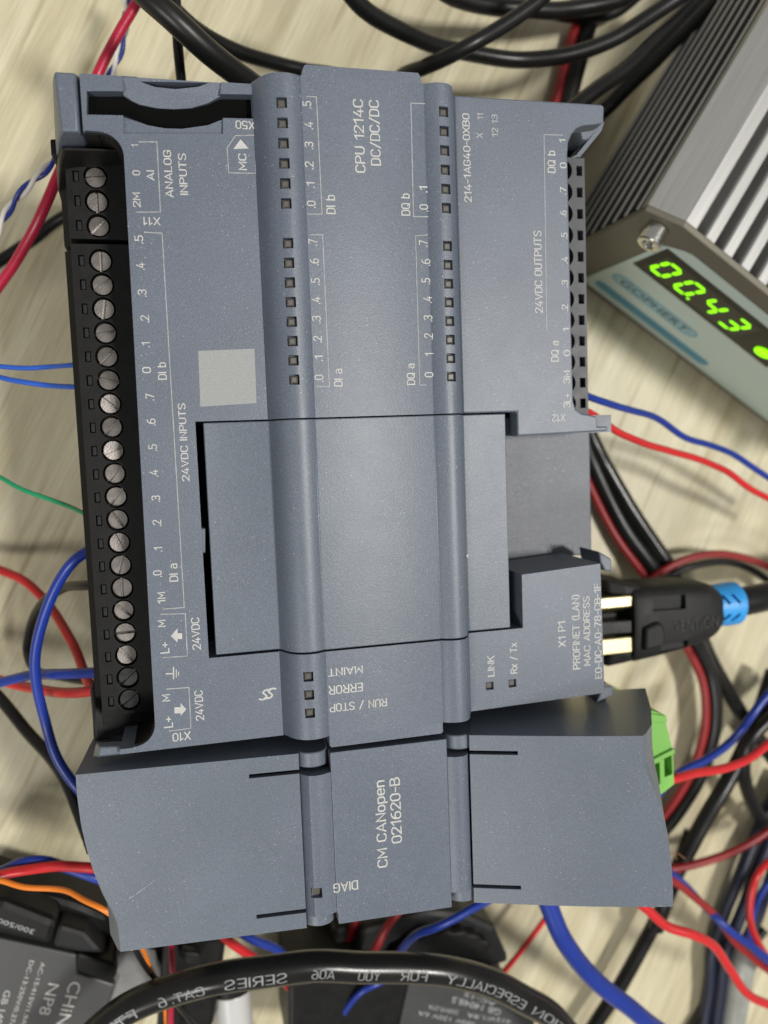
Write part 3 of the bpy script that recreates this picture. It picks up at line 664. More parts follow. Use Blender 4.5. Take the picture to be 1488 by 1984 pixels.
# ---- printing on the controller
T = lambda s, x0, y0, x1, y1, h, z=ZF, flip=False, mat=None: letter(plc, s, (x0, y0), (x1, y1), h, z, flip, mat)
T('CPU 1214C', 695, 335, 695, 192, 21, ZM); T('DC/DC/DC', 726, 321, 726, 194, 22, ZM)
for s, x, y0, y1 in (('.5', 594.5, 210, 196), ('.4', 598, 250.5, 236), ('.3', 598.5, 289, 275), ('.2', 599, 328, 313), ('.1', 601, 364, 353), ('.0', 603, 403, 389),
                     ('.7', 606, 476, 463), ('.6', 609, 514, 501), ('.5', 611, 552, 539), ('.4', 612, 589, 575), ('.3', 613, 626, 612), ('.2', 615, 664, 651), ('.1', 617, 700, 689), ('.0', 618, 740, 726),
                     ('.1', 819.6, 373, 361), ('.0', 821, 410, 396), ('.7', 820, 478, 465), ('.6', 825, 515, 502), ('.5', 825, 551, 539), ('.4', 828, 587, 574), ('.3', 829, 623, 611), ('.2', 830, 658, 646),
                     ('1', 831, 690, 684), ('0', 831, 731, 721)):
    T(s, x, y0, x, y1, 17, ZM)
T('DI b', 640.5, 415, 640.5, 378, 18, ZM); T('DQ b', 786, 418, 786, 375, 18, ZM)
T('DI a', 655, 749, 655, 714, 17, ZM); T('DQ a', 796, 746, 796, 704, 17, ZM)
LN = lambda pts, z=ZF, w=0.15, mat=None: line(plc, pts, z, w, mat)
LN([(594, 187), (613, 188), (624, 415), (596, 415)], ZM); LN([(602, 455), (625, 455), (638, 749), (612, 749)], ZM)
LN([(823, 201), (796, 200), (801, 420), (829, 420)], ZM); LN([(829, 455), (805, 457), (813, 746), (826, 746)], ZM, 0.12)
T('214-1AG40-0XB0', 904, 393, 904, 220, 15.5)
T('X', 929, 268, 929, 257, 13, mat=M_faint); T('11', 930, 232, 930, 220, 13, mat=M_faint); T('12 13', 958, 266, 958, 222, 13, mat=M_faint)
T('1', 261, 285, 261, 280, 15); T('0', 264, 340, 264, 330, 15); T('2M', 264, 403, 264, 373, 16); T('AI', 291, 350, 291, 330, 16)
T('ANALOG', 326, 383, 326, 291, 18); T('INPUTS', 354.5, 378, 354.5, 297, 18)
T('X11', 311, 429, 278, 429, 17, flip=True); T('X50', 494, 242.6, 456, 242.6, 17, flip=True); T('X10', 370, 1427, 334, 1427, 18, flip=True)
T('MC', 469, 330, 469, 297, 17)
LN([(440, 287), (456, 263), (494, 262), (496, 336), (443, 335), (440, 287)])
flat(plc, 'printed_arrow', [px_poly([(452, 289), (482, 288), (466, 270)], ZF)], ZF + 0.035, M_print)
LN([(269, 275), (304, 275), (311, 411), (264, 411)])
for s, x, y0, y1 in (('.5', 269, 472, 456), ('.4', 272, 523, 509), ('.3', 275.5, 575, 561), ('.2', 280.5, 625, 611), ('.1', 282, 673, 663), ('0', 284, 723, 711), ('.7', 290.5, 776, 762), ('.6', 293, 825, 811),
                     ('.5', 296, 874, 861), ('.4', 298, 924, 910), ('.3', 302, 973, 960), ('.2', 304, 1020, 1007), ('.1', 306, 1069, 1060), ('.0', 305, 1118, 1105)):
    T(s, x, y0, x, y1, 17)
T('1M', 312, 1170, 312, 1147, 17); T('M', 312.5, 1215, 312.5, 1201, 17); T('L+', 319, 1266, 319, 1244, 18); T('M', 321, 1359, 321, 1345, 17); T('L+', 326, 1410, 326, 1388, 18)
T('DI b', 314, 736, 314, 702, 17); T('DI a', 336, 1127, 336, 1091, 17)
T('24VDC INPUTS', 356, 934, 356, 781, 17); T('24VDC', 380, 1260, 380, 1196, 18); T('24VDC', 386.5, 1397, 386.5, 1337, 18)
LN([(280, 450), (314, 452), (357, 1177), (316, 1180)]); LN([(312, 1190), (359, 1189), (363, 1271), (315, 1274)]); LN([(323, 1335), (366, 1332), (370, 1411), (328, 1416)])
flat(plc, 'printed_arrow', [px_poly([(331, 1232), (344, 1217), (344, 1227), (353, 1227), (353, 1238), (344, 1238), (344, 1245)][::-1], ZF)], ZF + 0.035, M_print)
flat(plc, 'printed_arrow', [px_poly([(361, 1374), (350, 1362), (350, 1370), (338, 1370), (338, 1382), (350, 1382), (350, 1387)], ZF)], ZF + 0.035, M_print)
g_ = bmesh.new()
for poly in ([(321, 1304), (336, 1304), (336, 1306.5), (321, 1306.5)], [(335, 1292), (337.5, 1292), (337.5, 1316), (335, 1316)], [(340.5, 1297), (342.5, 1297), (342.5, 1313), (340.5, 1313)], [(345, 1301), (347, 1301), (347, 1309), (345, 1309)]):
    g_.faces.new([g_.verts.new((x, y, ZF + 0.035 + (0.004 if poly[0][0] > 330 else 0))) for x, y in px_poly(poly, ZF)])
link('printed_earth_symbol', g_, M_print, plc)
# company mark: two interlocked S strokes
def stroke(path_px, wd, z):
    P = [at(x, y, z) for x, y in path_px]; P = smooth_path(P, 5); bm = bmesh.new(); prev = None
    for i, p in enumerate(P):
        d = (P[min(i + 1, len(P) - 1)] - P[max(0, i - 1)]); d.z = 0; d.normalize(); n = Vector((-d.y, d.x, 0)) * wd / 2
        a, b = bm.verts.new((p + n).to_tuple()[:2] + (z + 0.035,)), bm.verts.new((p - n).to_tuple()[:2] + (z + 0.035,))
        if prev: bm.faces.new((prev[0], prev[1], b, a))
        prev = (a, b)
    return bm
S_PATH = [(11, -8.5), (5, -9.5), (-1, -7.5), (-3.5, -3.5), (0.5, 0), (3.5, 3.5), (1, 7.5), (-5, 9.5), (-11, 8.5)]
for q, ox in enumerate((-5.2, 5.2)):
    link('printed_emblem', stroke([(518.5 + ox + a * 1.05, 1344.5 - ox * 0.25 + b * 1.0) for a, b in S_PATH], 0.30, ZF + 0.005 * q), M_print, plc)
T('MAINT', 703, 1300, 635, 1300, 17.5, ZM, True); T('ERROR', 703, 1334, 636, 1334, 17.5, ZM, True); T('RUN / STOP', 750, 1366, 638, 1366, 18.5, ZM, True)
T('LINK', 951, 1311, 951, 1270, 15.5); T('Rx / Tx', 995, 1305, 995, 1245, 15.5)
T('X1 P1', 1088, 1254, 1088, 1204, 16); T('PROFINET (LAN)', 1116, 1297, 1116, 1152, 17); T('MAC ADDRESS', 1136, 1290, 1136, 1155, 14); T('E0-DC-A0-78-CB-1F', 1157.5, 1315, 1157.5, 1130, 14.5)
T('24VDC OUTPUTS', 1043, 608, 1043, 447, 16.5); T('DQ b', 1068.6, 335, 1068.6, 292, 16); T('DQ a', 1075, 701, 1075, 660, 16)
for s, x, y0, y1 in (('1', 1089, 277, 270), ('0', 1091, 326, 315), ('.7', 1091, 377, 362), ('.6', 1091, 420, 408), ('.5', 1093, 463, 451), ('.4', 1094, 511, 497), ('.3', 1094, 556, 543), ('.2', 1094, 603, 590), ('1', 1096, 643, 636), ('0', 1098, 690, 678)):
    T(s, x, y0, x, y1, 12.5)
T('3M', 1097, 744, 1097, 718, 14); T('3L+', 1098, 790, 1098, 762, 14)
T('X12', 1095, 810, 1069, 810, 15, flip=True)
LN([(1090, 262), (1054, 261), (1059, 640)], w=0.12, mat=M_faint)
# worn patch of print where the photograph shows a machine-readable square (pattern left out)
M_patch = plain('worn_print_patch', (0.29, 0.30, 0.30), 0.65, var=0.10, bscale=260)
flat(plc, 'printed_square', [px_poly([(384, 680), (493, 675.5), (497, 781), (388, 788)], ZF)], ZF + 0.03, M_patch)
# a nick of bare plastic on the right ridge
flat(plc, 'chipped_spot', [px_poly([(903, 1075), (907, 1073), (908, 1079), (904, 1080)], 75.1)], 75.2, M_faint)

# ================================================================== communication module below the controller
cmm = thing('communication_module', 'narrow blue grey plug-on module with two flip covers, the right cover lifted', 'module', (13, -116, 0))
link('module_housing', box(-30, 58, -130.6, -101.6, 0.4, 66), M_shell, cmm, bevel=0.6)
CPL = [(-2.0, 70), (-1.9, 73.6), (-1.5, 74.6), (-0.6, 75.4), (0.5, 75.65), (1.6, 75.5), (2.5, 75.1), (3.05, 74.9), (3.05, 60), (-2.0, 60)]
CPR = [(22.95, 74.9), (23.5, 75.1), (24.2, 75.4), (25.0, 75.5), (25.8, 75.35), (26.5, 74.8), (26.95, 73.9), (27.1, 72), (27.1, 60), (22.95, 60)]
cb = link('ridge', extrude_profile(CPL, -128.6, -104.75), M_case, cmm)
link('ridge', extrude_profile(CPR, -128.6, -104.75), M_case, cmm, smooth=28)
link('centre_plate', prism([(3.1, -101.5), (22.9, -101.6), (22.9, -131.2), (3.3, -130.75), (3.3, -129.2), (3.1, -128.7)], 60, ZM), M_case, cmm, bevel=0.12)
ly = at(614.5, 1731, ZM + 0.6)
cut(cb, box(ly.x - 0.95, ly.x + 0.85, ly.y - 0.85, ly.y + 0.85, 74.5, 78))
cb.data.shade_smooth(); cb.data.set_sharp_from_angle(angle=math.radians(28))
link('indicator_lamp', box(ly.x - 0.7, ly.x + 0.6, ly.y - 0.62, ly.y + 0.62, 74.0, 74.85), M_lens, cmm, bevel=0.1)
def flap(label, origin, mirror, tilt, sag, kx):
    """flip cover, built closed at the hinge (x outward, y across, z up) and then turned about the hinge"""
    W = 29.7
    NY = 24
    rows = []
    def xt(y):
        pts = [(0, 34.7 * kx), (3, 34.75 * kx), (8, 34.45 * kx), (12, 33.9 * kx), (16, 33.05 * kx), (20, 31.8 * kx), (23, 30.55 * kx), (25, 29.95 * kx), (29.7, 29.8 * kx)]
        for (a, b), (c, d) in zip(pts, pts[1:]):
            if a <= y <= c: return b + (d - b) * (y - a) / (c - a)
        return 29.8
    for j in range(NY + 1):
        y = W * j / NY; x1 = xt(y); f = (34.75 * kx - x1) / 4.95
        prof = [(0.0 if 3.1 < y < W - 3.1 else 0.0, 0.0)]
        prof = [(x1 * t, -sag * (x1 * t / 34.0) ** 3) for t in (0.004, 0.2, 0.4, 0.6, 0.75, 0.87, 0.95, 1.0)]
        zt = prof[-1][1]
        prof += [(x1 + 0.12 + 0.5 * f, zt - 0.9), (x1 + (32.2 - 29.8) * f + 0.1, zt - 5.5), (max(x1, 33.3 * kx) + 0.3, zt - 13), (34.9 * kx, -27)]
        rows.append([(x, y, z) for x, z in prof])
    # the side walls go down along both long edges
    def drop(row, y):
        return [(x, y, max(-27.0, z - 27.0) if k < 8 else z) for k, (x, _, z) in enumerate(row)]
    bm = bmesh.new()
    vs = [[bm.verts.new(p) for p in r] for r in rows]
    for a, b in zip(vs, vs[1:]):
        for i in range(len(a) - 1): bm.faces.new((a[i], a[i + 1], b[i + 1], b[i]))
    for side in (0, -1):
        r = vs[side]; low = [bm.verts.new((min(v.co.x, 33.0), v.co.y, -26.0)) for v in r[:8]]
        for i in range(7): bm.faces.new((r[i], r[i + 1], low[i + 1], low[i]))
        bm.faces.new((r[7], r[8], r[9], r[10], r[11], low[7]))
    bmesh.ops.recalc_face_normals(bm, faces=bm.faces[:])
    c = sum((f.normal.z for f in bm.faces if abs(f.normal.z) > 0.9), 0.0)
    if c < 0: bmesh.ops.reverse_faces(bm, faces=bm.faces[:])
    # thicken inward
    geom = bm.faces[:]
    bmesh.ops.solidify(bm, geom=geom, thickness=1.1)
    A = Matrix.Rotation(math.radians(-tilt), 4, 'Y')
    Z = Matrix.Rotation(math.pi, 4, 'Z') if mirror else Matrix.Identity(4)
    Mx = Matrix.Translation(Vector(origin)) @ Z @ A
    bmesh.ops.transform(bm, matrix=Mx, verts=bm.verts[:])
    o = link('flip_cover', bm, M_cover, cmm, label=label)
    # two slits that free the hinge lugs
    cs = []
    for y in (3.0, W - 3.0):
        b = box(-1.5, 8.2, y - 0.34, y + 0.34, -6, 6); bmesh.ops.transform(b, matrix=Mx, verts=b.verts[:]); cs.append(b)
    cut(o, *cs)
    add_bevel(o, 0.22)
    # lugs
    for y0_, y1_ in ((0.05, 2.55), (W - 2.55, W - 0.05)):
        pr = [(2.6 * math.cos(math.radians(a)), -2.2 + 2.35 * math.sin(math.radians(a))) for a in range(0, 181, 15)]
        pr = [(x - 2.1, z) for x, z in pr] + [(-4.7, -8), (0.5, -8)]
        b = extrude_profile(pr, y0_, y1_); bmesh.ops.transform(b, matrix=Mx, verts=b.verts[:])
        link('hinge_lug', b, M_cover, o, smooth=40, bevel=0.2)
    return o
# left cover: its long end lies towards the controller, so it is the right cover turned half round
flap('closed left flip cover', (-1.8, -101.35, 74.0), True, -4.2, 0.0, 1.0)
flap('right flip cover standing partly open', (26.9, -131.25, 74.6), False, 21.2, 1.3, 0.963)
for q_ in ((-11, -2.1), (27.2, 36)):
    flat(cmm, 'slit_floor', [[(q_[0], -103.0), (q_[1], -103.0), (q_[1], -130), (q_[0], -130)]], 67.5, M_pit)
TC = lambda s, x0, y0, x1, y1, h, z=ZM, flip=False: letter(cmm, s, (x0, y0), (x1, y1), h, z, flip)
TC('CM CANopen', 740.6, 1681, 738.5, 1511, 26); TC('021620-B', 766.5, 1634, 765, 1506, 22); TC('DIAG', 694, 1718, 645, 1718, 20, ZM, True)
def on_left_cover(px, py):
    z = 73
    for _ in range(6):
        p = at(px, py, z); z = 74.0 - (-1.75 - p.x) * math.tan(math.radians(4.2)) + 0.03
    return at(px, py, z)
bm = bmesh.new()
for a, b in (((264, 1732 + 0), (303, 1704)), ((250, 1741), (262, 1734))):
    A, B = on_left_cover(*a), on_left_cover(*b); n = Vector((0.06, 0.1, 0))
    bm.faces.new([bm.verts.new(q) for q in (A - n, B - n * 0.2, B + n * 0.2, A + n)])
link('scratch', bm, M_faint, cmm)

# ================================================================== green plug under the lifted cover
gp = thing('green_terminal_plug', 'small bright green plug-in terminal tucked under the lifted cover', 'connector', (66, -112, 0))
Zg = 60.0
gbody = px_poly([(1248, 1372), (1288, 1385), (1293, 1412), (1304, 1455), (1306, 1520), (1278, 1542), (1248, 1530)], Zg)
gb = link('plug_housing', prism(gbody, 38, Zg), M_green, gp)
op = [px_poly([(1287, 1470), (1301, 1461), (1303, 1500), (1288, 1506)], Zg), px_poly([(1262, 1484), (1278, 1477), (1279, 1520), (1263, 1510)], Zg)]
cut(gb, *[prism(q, 55.5, 70) for q in op])
add_bevel(gb, 0.3)
link('plug_ledge', prism(px_poly([(1252, 1474), (1302, 1448), (1304, 1457), (1254, 1482)], Zg), Zg, Zg + 0.9), M_green, gp, bevel=0.2)
link('plug_ledge', prism(px_poly([(1248, 1380), (1288, 1385), (1290, 1398), (1250, 1398)], Zg), Zg, Zg + 0.7), M_green, gp, bevel=0.2)
for q in op:
    cxx = sum(p[0] for p in q) / 4; cyy = sum(p[1] for p in q) / 4
    link('clamp', box(cxx - 0.5, cxx + 0.5, cyy - 1.0, cyy + 1.0, 54, 57), M_green, gp, bevel=0.1)

# ================================================================== network plug and its cable
np_ = thing('network_plug', 'black network plug with gold shield and sky blue sleeve in the controller side', 'plug', (85, -92, 30))
Yp = -94.0; Zp = 34.5
link('metal_shield', loft([[(x, Yp + 2.2, 30), (x, Yp + 6.4, 30), (x, Yp + 6.4, 40.6), (x, Yp + 3.9, 40.6), (x, Yp + 2.2, 36.5)] for x in (55, 78)]), M_gold, np_, bevel=0.3)
link('metal_shield', box(55, 78.0, Yp - 6.5, Yp - 2.9, 28.5, 40.6), M_gold, np_, bevel=0.3)
link('shield_floor', box(55, 78.0, Yp - 2.5, Yp + 1.9, 28.5, 36.5), M_black, np_)
link('latch', loft([[(62, Yp - 2.1, 37), (62, Yp + 0.9, 37), (62, Yp + 0.9, 38.6), (62, Yp - 2.1, 38.6)], [(78, Yp - 2.1, 38), (78, Yp + 0.9, 38), (78, Yp + 0.9, 40.8), (78, Yp - 2.1, 40.8)]]), M_wgloss, np_, bevel=0.3)
def rr(x, cy, cz, hy, hz, p=3.2, n=28):
    out = []
    for k in range(n):
        a = 2 * math.pi * k / n; c, s_ = math.cos(a), math.sin(a)
        out.append((x, cy + hy * math.copysign(abs(c) ** (2 / p), c), cz + hz * math.copysign(abs(s_) ** (2 / p), s_)))
    return out
boot = link('boot', loft([rr(77.4, Yp - 0.4, Zp, 8.2, 7.2, 5), rr(78.2, Yp - 0.4, Zp, 8.7, 7.6, 5), rr(84, Yp - 0.1, Zp, 8.3, 7.5, 5), rr(91, Yp + 0.3, Zp, 7.7, 7.4, 4.6), rr(96.5, Yp + 0.6, Zp, 7.1, 7.1, 4), rr(99.4, Yp + 0.7, Zp, 6.0, 6.5, 3.4), rr(101.2, Yp + 0.7, Zp, 4.6, 5.5, 3), rr(102, Yp + 0.7, Zp, 3.2, 4.4, 2.6)]), M_rubber, np_, smooth=50)
zt = Zp + 7.45
cut(boot, obox((81.8, Yp + 4.5, zt), (1, -0.03, -0.02), (0.03, 1, 0), (0, 0, 1), 0, 8.2, -1.7, 1.5, -1.3, 3),
    obox((81.8, Yp - 6.3, zt - 0.6), (1, 0.06, -0.02), (-0.06, 1, 0), (0, 0, 1), 2.0, 9.0, -0.9, 1.1, -1.1, 3))
boot.data.shade_smooth(); boot.data.set_sharp_from_angle(angle=math.radians(45)); add_bevel(boot, 0.25)
link('latch_button', loft([[(x, y, 40.5) for x, y in ((78.4, Yp - 6.2), (83.8, Yp - 5.4), (84.6, Yp - 2.6), (83.9, Yp + 0.2), (82.5, Yp + 0.8), (78.6, Yp - 0.3))],
                           [(x, y, 43.4) for x, y in ((79.0, Yp - 5.6), (83.4, Yp - 5.0), (84.0, Yp - 2.6), (83.4, Yp - 0.2), (82.2, Yp + 0.3), (79.2, Yp - 0.7))]]), M_rubber, np_, smooth=40, bevel=0.5)
for sg in (1, -1):
    link('side_wing', loft([[(71.6, Yp + sg * 8.0, 27), (71.6, Yp + sg * 9.6, 27), (71.6, Yp + sg * 9.6, 37), (71.6, Yp + sg * 8.0, 37.5)],
                            [(72.6, Yp + sg * 6.9, 26), (72.6, Yp + sg * 10.1, 26), (72.6, Yp + sg * 9.8, 38.6), (72.6, Yp + sg * 6.9, 39.4)],
                            [(76, Yp + sg * 6.6, 26), (76, Yp + sg * 9.5, 26), (76, Yp + sg * 9.0, 39.8), (76, Yp + sg * 6.6, 40.4)],
                            [(80, Yp + sg * 6.6, 27), (80, Yp + sg * 8.6, 27), (80, Yp + sg * 8.2, 40.2), (80, Yp + sg * 6.6, 40.8)]]), M_rubber, np_, bevel=0.5, segs=3)
put_text(np_, 'VENTION', (92.5, Yp - 1.0, zt + 0.12), (1, 0.02, -0.02), (0, 1, 0), 11.5, 2.6, plain('embossed_rubber', (0.012, 0.012, 0.012), 0.35))
slv = link('strain_sleeve', loft([rr(97.5, Yp + 1.2, 35.4, 4.4, 4.4, 2), rr(99.5, Yp + 1.2, 35.4, 4.7, 4.7, 2), rr(104.5, Yp + 1.3, 35.6, 5.1, 5.1, 2), rr(106.9, Yp + 1.4, 35.6, 5.05, 5.05, 2), rr(107.7, Yp + 1.4, 35.6, 4.2, 4.2, 2)]), M_blue_sleeve, np_, smooth=40)
cut(slv, *[obox((x, Yp + 1.3 + y, 38.9), (math.cos(a), math.sin(a), 0), (-math.sin(a), math.cos(a), 0), (0, 0, 1), -1.2, 1.2, -0.34, 0.34, -0.6, 4)
           for x, y, a in ((104.2, 2.1, -0.95), (101.8, 2.0, -0.95), (104.2, -2.2, 0.8), (101.8, -2.2, 0.8))])
slv.data.shade_smooth(); slv.data.set_sharp_from_angle(angle=math.radians(40))
link('cord', tube(smooth_path([(100, Yp + 1.3, 35.6), (108, Yp + 1.5, 35.6), (118, Yp + 2.0, 34), (135, Yp + 2.5, 27), (160, Yp + 2, 14), (200, Yp - 6, 5), (260, Yp - 10, 3.7)]), 3.45, 20), M_wblack, np_, smooth=60)

# ================================================================== bench power supply on the right
PO = Vector((78.8, -4.6, 0)); U = Vector((0.826, -0.5635, 0)); Vv = Vector((0.5635, 0.826, 0)); Zz = Vector((0, 0, 1))
U.normalize(); Vv.normalize()
ps = thing('bench_power_supply', 'silver ribbed bench power supply with glowing green digits on its front panel', 'power supply', (120, 20, 0))
def pf(u, v, z): return PO + U * u + Vv * v + Zz * z
def uprof(prof, v0, v1, bm=None):
    return loft([[pf(u, v, z) for u, z in prof] for v in (v0, v1)], bm)
WD, LG = 92.0, 190.0
# core with ribbed top
top = [(13.0, 1.0), (13.0, 43.6), (0.0, 43.6), (0.0, 46.0), (7.7, 50.0)]
u = 7.7
k = 0
while True:
    c = 11.9 + 5.0 * k
    if c > WD - 12: break
    top += [(c - 1.3, 50.0), (c - 1.0, 49.4), (c - 0.9, 41.5), (c + 0.9, 41.5), (c + 1.0, 49.4), (c + 1.3, 50.0)]; k += 1
top += [(WD - 7.7, 50), (WD, 46), (WD, 43.6), (WD - 13, 43.6), (WD - 13, 1.0)]
link('heat_sink', uprof(top, 0.02, LG), M_alu, ps, bevel=0.22)
fin0 = None
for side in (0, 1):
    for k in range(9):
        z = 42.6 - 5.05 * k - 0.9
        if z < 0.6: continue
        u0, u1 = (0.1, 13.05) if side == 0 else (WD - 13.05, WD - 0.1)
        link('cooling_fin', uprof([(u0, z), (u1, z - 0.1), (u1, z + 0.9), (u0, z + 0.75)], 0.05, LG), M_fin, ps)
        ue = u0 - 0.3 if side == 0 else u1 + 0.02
        link('lit_edge_strip', uprof([(ue, z - 0.05), (ue + 0.28, z - 0.05), (ue + 0.28, z + 0.8), (ue, z + 0.8)], 0.05, LG), M_finedge, ps)  # added strip, paints a lit edge on each fin
plate = [(0.0, 0.3), (0.0, 46.2), (7.6, 50.3), (WD - 7.6, 50.3), (WD, 46.2), (WD, 0.3)]
fp = link('front_plate', uprof(plate, -1.5, 0.0), M_alu_plate, ps, bevel=0.35)
link('rear_plate', uprof(plate, LG, LG + 1.5), M_alu_plate, ps, bevel=0.35)
def on_front(poly, v0, v1, bm=None): return loft([[pf(u, v, z) for u, z in poly] for v in (v0, v1)], bm)
lab = [(9.6, 3.0), (10.4, 2.4), (82.4, 2.4), (82.4, 44.4), (15.0, 44.4), (13.2, 43.4), (10.2, 40.6), (9.6, 39.2)]
link('front_label', on_front(lab, -1.72, -1.5), M_label, ps)
dsp = link('display_window', on_front([(10.9, 26.2), (54.5, 26.2), (54.5, 40.6), (10.9, 40.6)], -1.84, -1.72), M_window, ps)
link('display_mask', on_front([(12.8, 28.2), (41.4, 28.2), (41.4, 38.6), (12.8, 38.6)], -1.90, -1.84), M_windowin, dsp)
SEG = {'0': 'abcdef', '4': 'bcfg', '3': 'abcdg'}
def digit(ch, uc, zc, w=3.6, h=7.3, t=1.0, sl=0.10):
    bm = bmesh.new()
    H2 = h / 2
    seg = {'a': ((-w / 2, H2), (w / 2, H2)), 'd': ((-w / 2, -H2), (w / 2, -H2)), 'g': ((-w / 2, 0), (w / 2, 0)),
           'b': ((w / 2, H2), (w / 2, 0)), 'c': ((w / 2, 0), (w / 2, -H2)), 'f': ((-w / 2, H2), (-w / 2, 0)), 'e': ((-w / 2, 0), (-w / 2, -H2))}
    for s_ in SEG[ch]:
        (a, b), (c, d) = seg[s_]
        dx, dz = c - a, d - b; ln = math.hypot(dx, dz); dx /= ln; dz /= ln; g2 = 0.22; t2 = t / 2
        a2, b2, c2, d2 = a + dx * g2, b + dz * g2, c - dx * g2, d - dz * g2
        hexa = [(a2, b2), (a2 + dx * t2 - dz * t2, b2 + dz * t2 + dx * t2), (c2 - dx * t2 - dz * t2, d2 - dz * t2 + dx * t2), (c2, d2), (c2 - dx * t2 + dz * t2, d2 - dz * t2 - dx * t2), (a2 + dx * t2 + dz * t2, b2 + dz * t2 - dx * t2)]
        on_front([(uc + x + z * sl, zc + z) for x, z in hexa], -1.96, -1.90, bm)
    return bm
for ch, uc in zip('0043', (16.0, 23.2, 30.4, 37.5)):
    link('display_digit', digit(ch, uc, 33.3), M_led, dsp)
link('decimal_point', on_front([(26.0 + 0.45 * math.cos(a), 29.3 + 0.45 * math.sin(a)) for a in [k * math.pi / 6 for k in range(12)]], -1.96, -1.9), M_led, dsp)
link('status_light', on_front([(48.9 + 2.3 * math.cos(a), 31.2 + 2.0 * math.sin(a)) for a in [k * math.pi / 10 for k in range(20)]], -2.2, -1.84), M_led, dsp)
def capsule(u0, u1, z, r): return [(u0 - r * math.sin(a), z + r * math.cos(a)) for a in [k * math.pi / 8 for k in range(9)]] + [(u1 + r * math.sin(a), z - r * math.cos(a)) for a in [k * math.pi / 8 for k in range(9)]]
link('printed_oval', on_front(capsule(14.4, 36.6, 15.9, 2.6), -1.74, -1.72), M_labelblue, ps)
link('printed_oval', on_front(capsule(14.5, 36.5, 15.9, 2.25), -1.76, -1.74), plain('pale_blue_print', (0.30, 0.50, 0.55), 0.5), ps)
put_text(ps, 'GOPHERT', pf(25.4, -1.79, 15.9), U, Zz, 21.8, 3.0, M_labeldark)
link('printed_strip', on_front(capsule(13.6, 48.6, 7.2, 1.9), -1.74, -1.72), M_labelblue, ps)
bolt = link('socket_bolt', cyl(pf(5.4, -1.5, 44.0), -Vv, 2.6, 2.6, 4.2, 28), M_chrome, ps)
cut(bolt, cyl(pf(5.4, -4.4, 44.0), -Vv, 1.5, 1.5, 4, 6))
bolt.data.shade_smooth(); bolt.data.set_sharp_from_angle(angle=math.radians(40)); add_bevel(bolt, 0.3, 3)
for uu, zz in ((5.4, 5.0), (WD - 5.4, 44.2), (WD - 5.4, 5.0)):
    link('socket_bolt', cyl(pf(uu, -1.5, zz), -Vv, 2.1, 2.1, 4.4, 24), M_chrome, ps, smooth=40)

# ================================================================== wires and cables
GROUPS = {'red_wire': 'red wires around the controller', 'blue_wire': 'blue wires around the controller', 'black_cable': 'black cables on the desk', 'black_wire': 'thin black wires', 'orange_wire': 'orange wires at the lower left', 'red_black_cable': 'red and black twin cables', 'push_button_switch': 'push button switches along the bottom'}
def wire(name, label, pts, r, mat, cat='wire', n=12, group=None, step=7):
    path = pxpath(pts, step)
    o = link(name, tube(path, r, n), mat, None, smooth=60)
    c = Vector((0, 0, 0))
    tag(o, label, cat, group or GROUPS.get(name))
    # origin at the wire's start
    p0 = path[0] * S
    o.data.transform(Matrix.Translation(-p0)); o.location = p0
    return o
def pair(name, label, pts, r, mats, names, cat='wire', turns=0.0, n=10, spread=1.0, step=10, radii=None, ph=0.0):
    path = pxpath(pts, step); F = frames(path)
    t = thing(name, label, cat, path[0], GROUPS.get(name))
    tot = sum((b - a).length for a, b in zip(path, path[1:]))
    for q, (mt, nm) in enumerate(zip(mats, names)):
        out = []; s_ = 0
        for i, p in enumerate(path):
            if i: s_ += (path[i] - path[i - 1]).length
            a = ph + math.pi * q + (2 * math.pi * turns * s_ / tot)
            out.append(p + (F[i][1] * math.cos(a) + F[i][2] * math.sin(a)) * r * spread)
        link(nm, tube(out, radii[q] if radii else r, n), mt, t, smooth=60)
    return t
# -- top of the picture
wire('red_wire', 'crimson red wire running under the top left corner of the controller', [(300, -80, 30), (268, 0, 30), (230, 65, 30), (197, 134, 30), (160, 230, 30), (115, 325, 34), (88, 390, 34), (64, 450, 32), (30, 510, 28), (-8, 565, 24), (-60, 650, 20)], 1.05, M_wcrim)
pair('twisted_wire_pair', 'blue and white twisted pair crossing under the top left corner', [(262, -60, 22), (248, 0, 22), (240, 55, 22), (222, 120, 22), (175, 230, 22), (100, 315, 30), (60, 355, 30), (25, 400, 27), (-8, 455, 24), (-50, 540, 20)], 0.47, (M_wblue, M_wwhite), ('blue_strand', 'white_strand'), turns=7, step=14)
wire('thin_black_cable', 'thin black cable coming straight down onto the controller top edge', [(336, -60, 44), (341, 0, 44), (346, 70, 44), (351, 140, 42), (355, 200, 38), (360, 260, 30)], 0.92, M_wblack, 'cable')
wire('black_cable', 'thickest black cable slanting to the controller top, left of centre', [(215, -80, 50), (280, -8, 52), (340, 42, 52), (400, 92, 50), (460, 140, 46), (520, 195, 40), (560, 260, 30)], 2.15, M_wblack, 'cable', 16)
wire('black_cable', 'black cable crossing from the thick one towards the raised centre tab', [(290, -40, 40), (350, 27, 36), (410, 75, 30), (470, 103, 26), (540, 124, 22), (590, 135, 20), (660, 150, 16), (700, 200, 10)], 1.5, M_wblack, 'cable', 14)
wire('black_cable', 'black cable sweeping in a wide arc from the top centre to the top right', [(640, -60, 40), (695, 8, 36), (760, 52, 32), (830, 84, 28), (910, 104, 25), (1000, 115, 24), (1090, 108, 26), (1160, 88, 28), (1220, 60, 30), (1310, 0, 34), (1380, -60, 36)], 1.75, M_wblack, 'cable', 14)
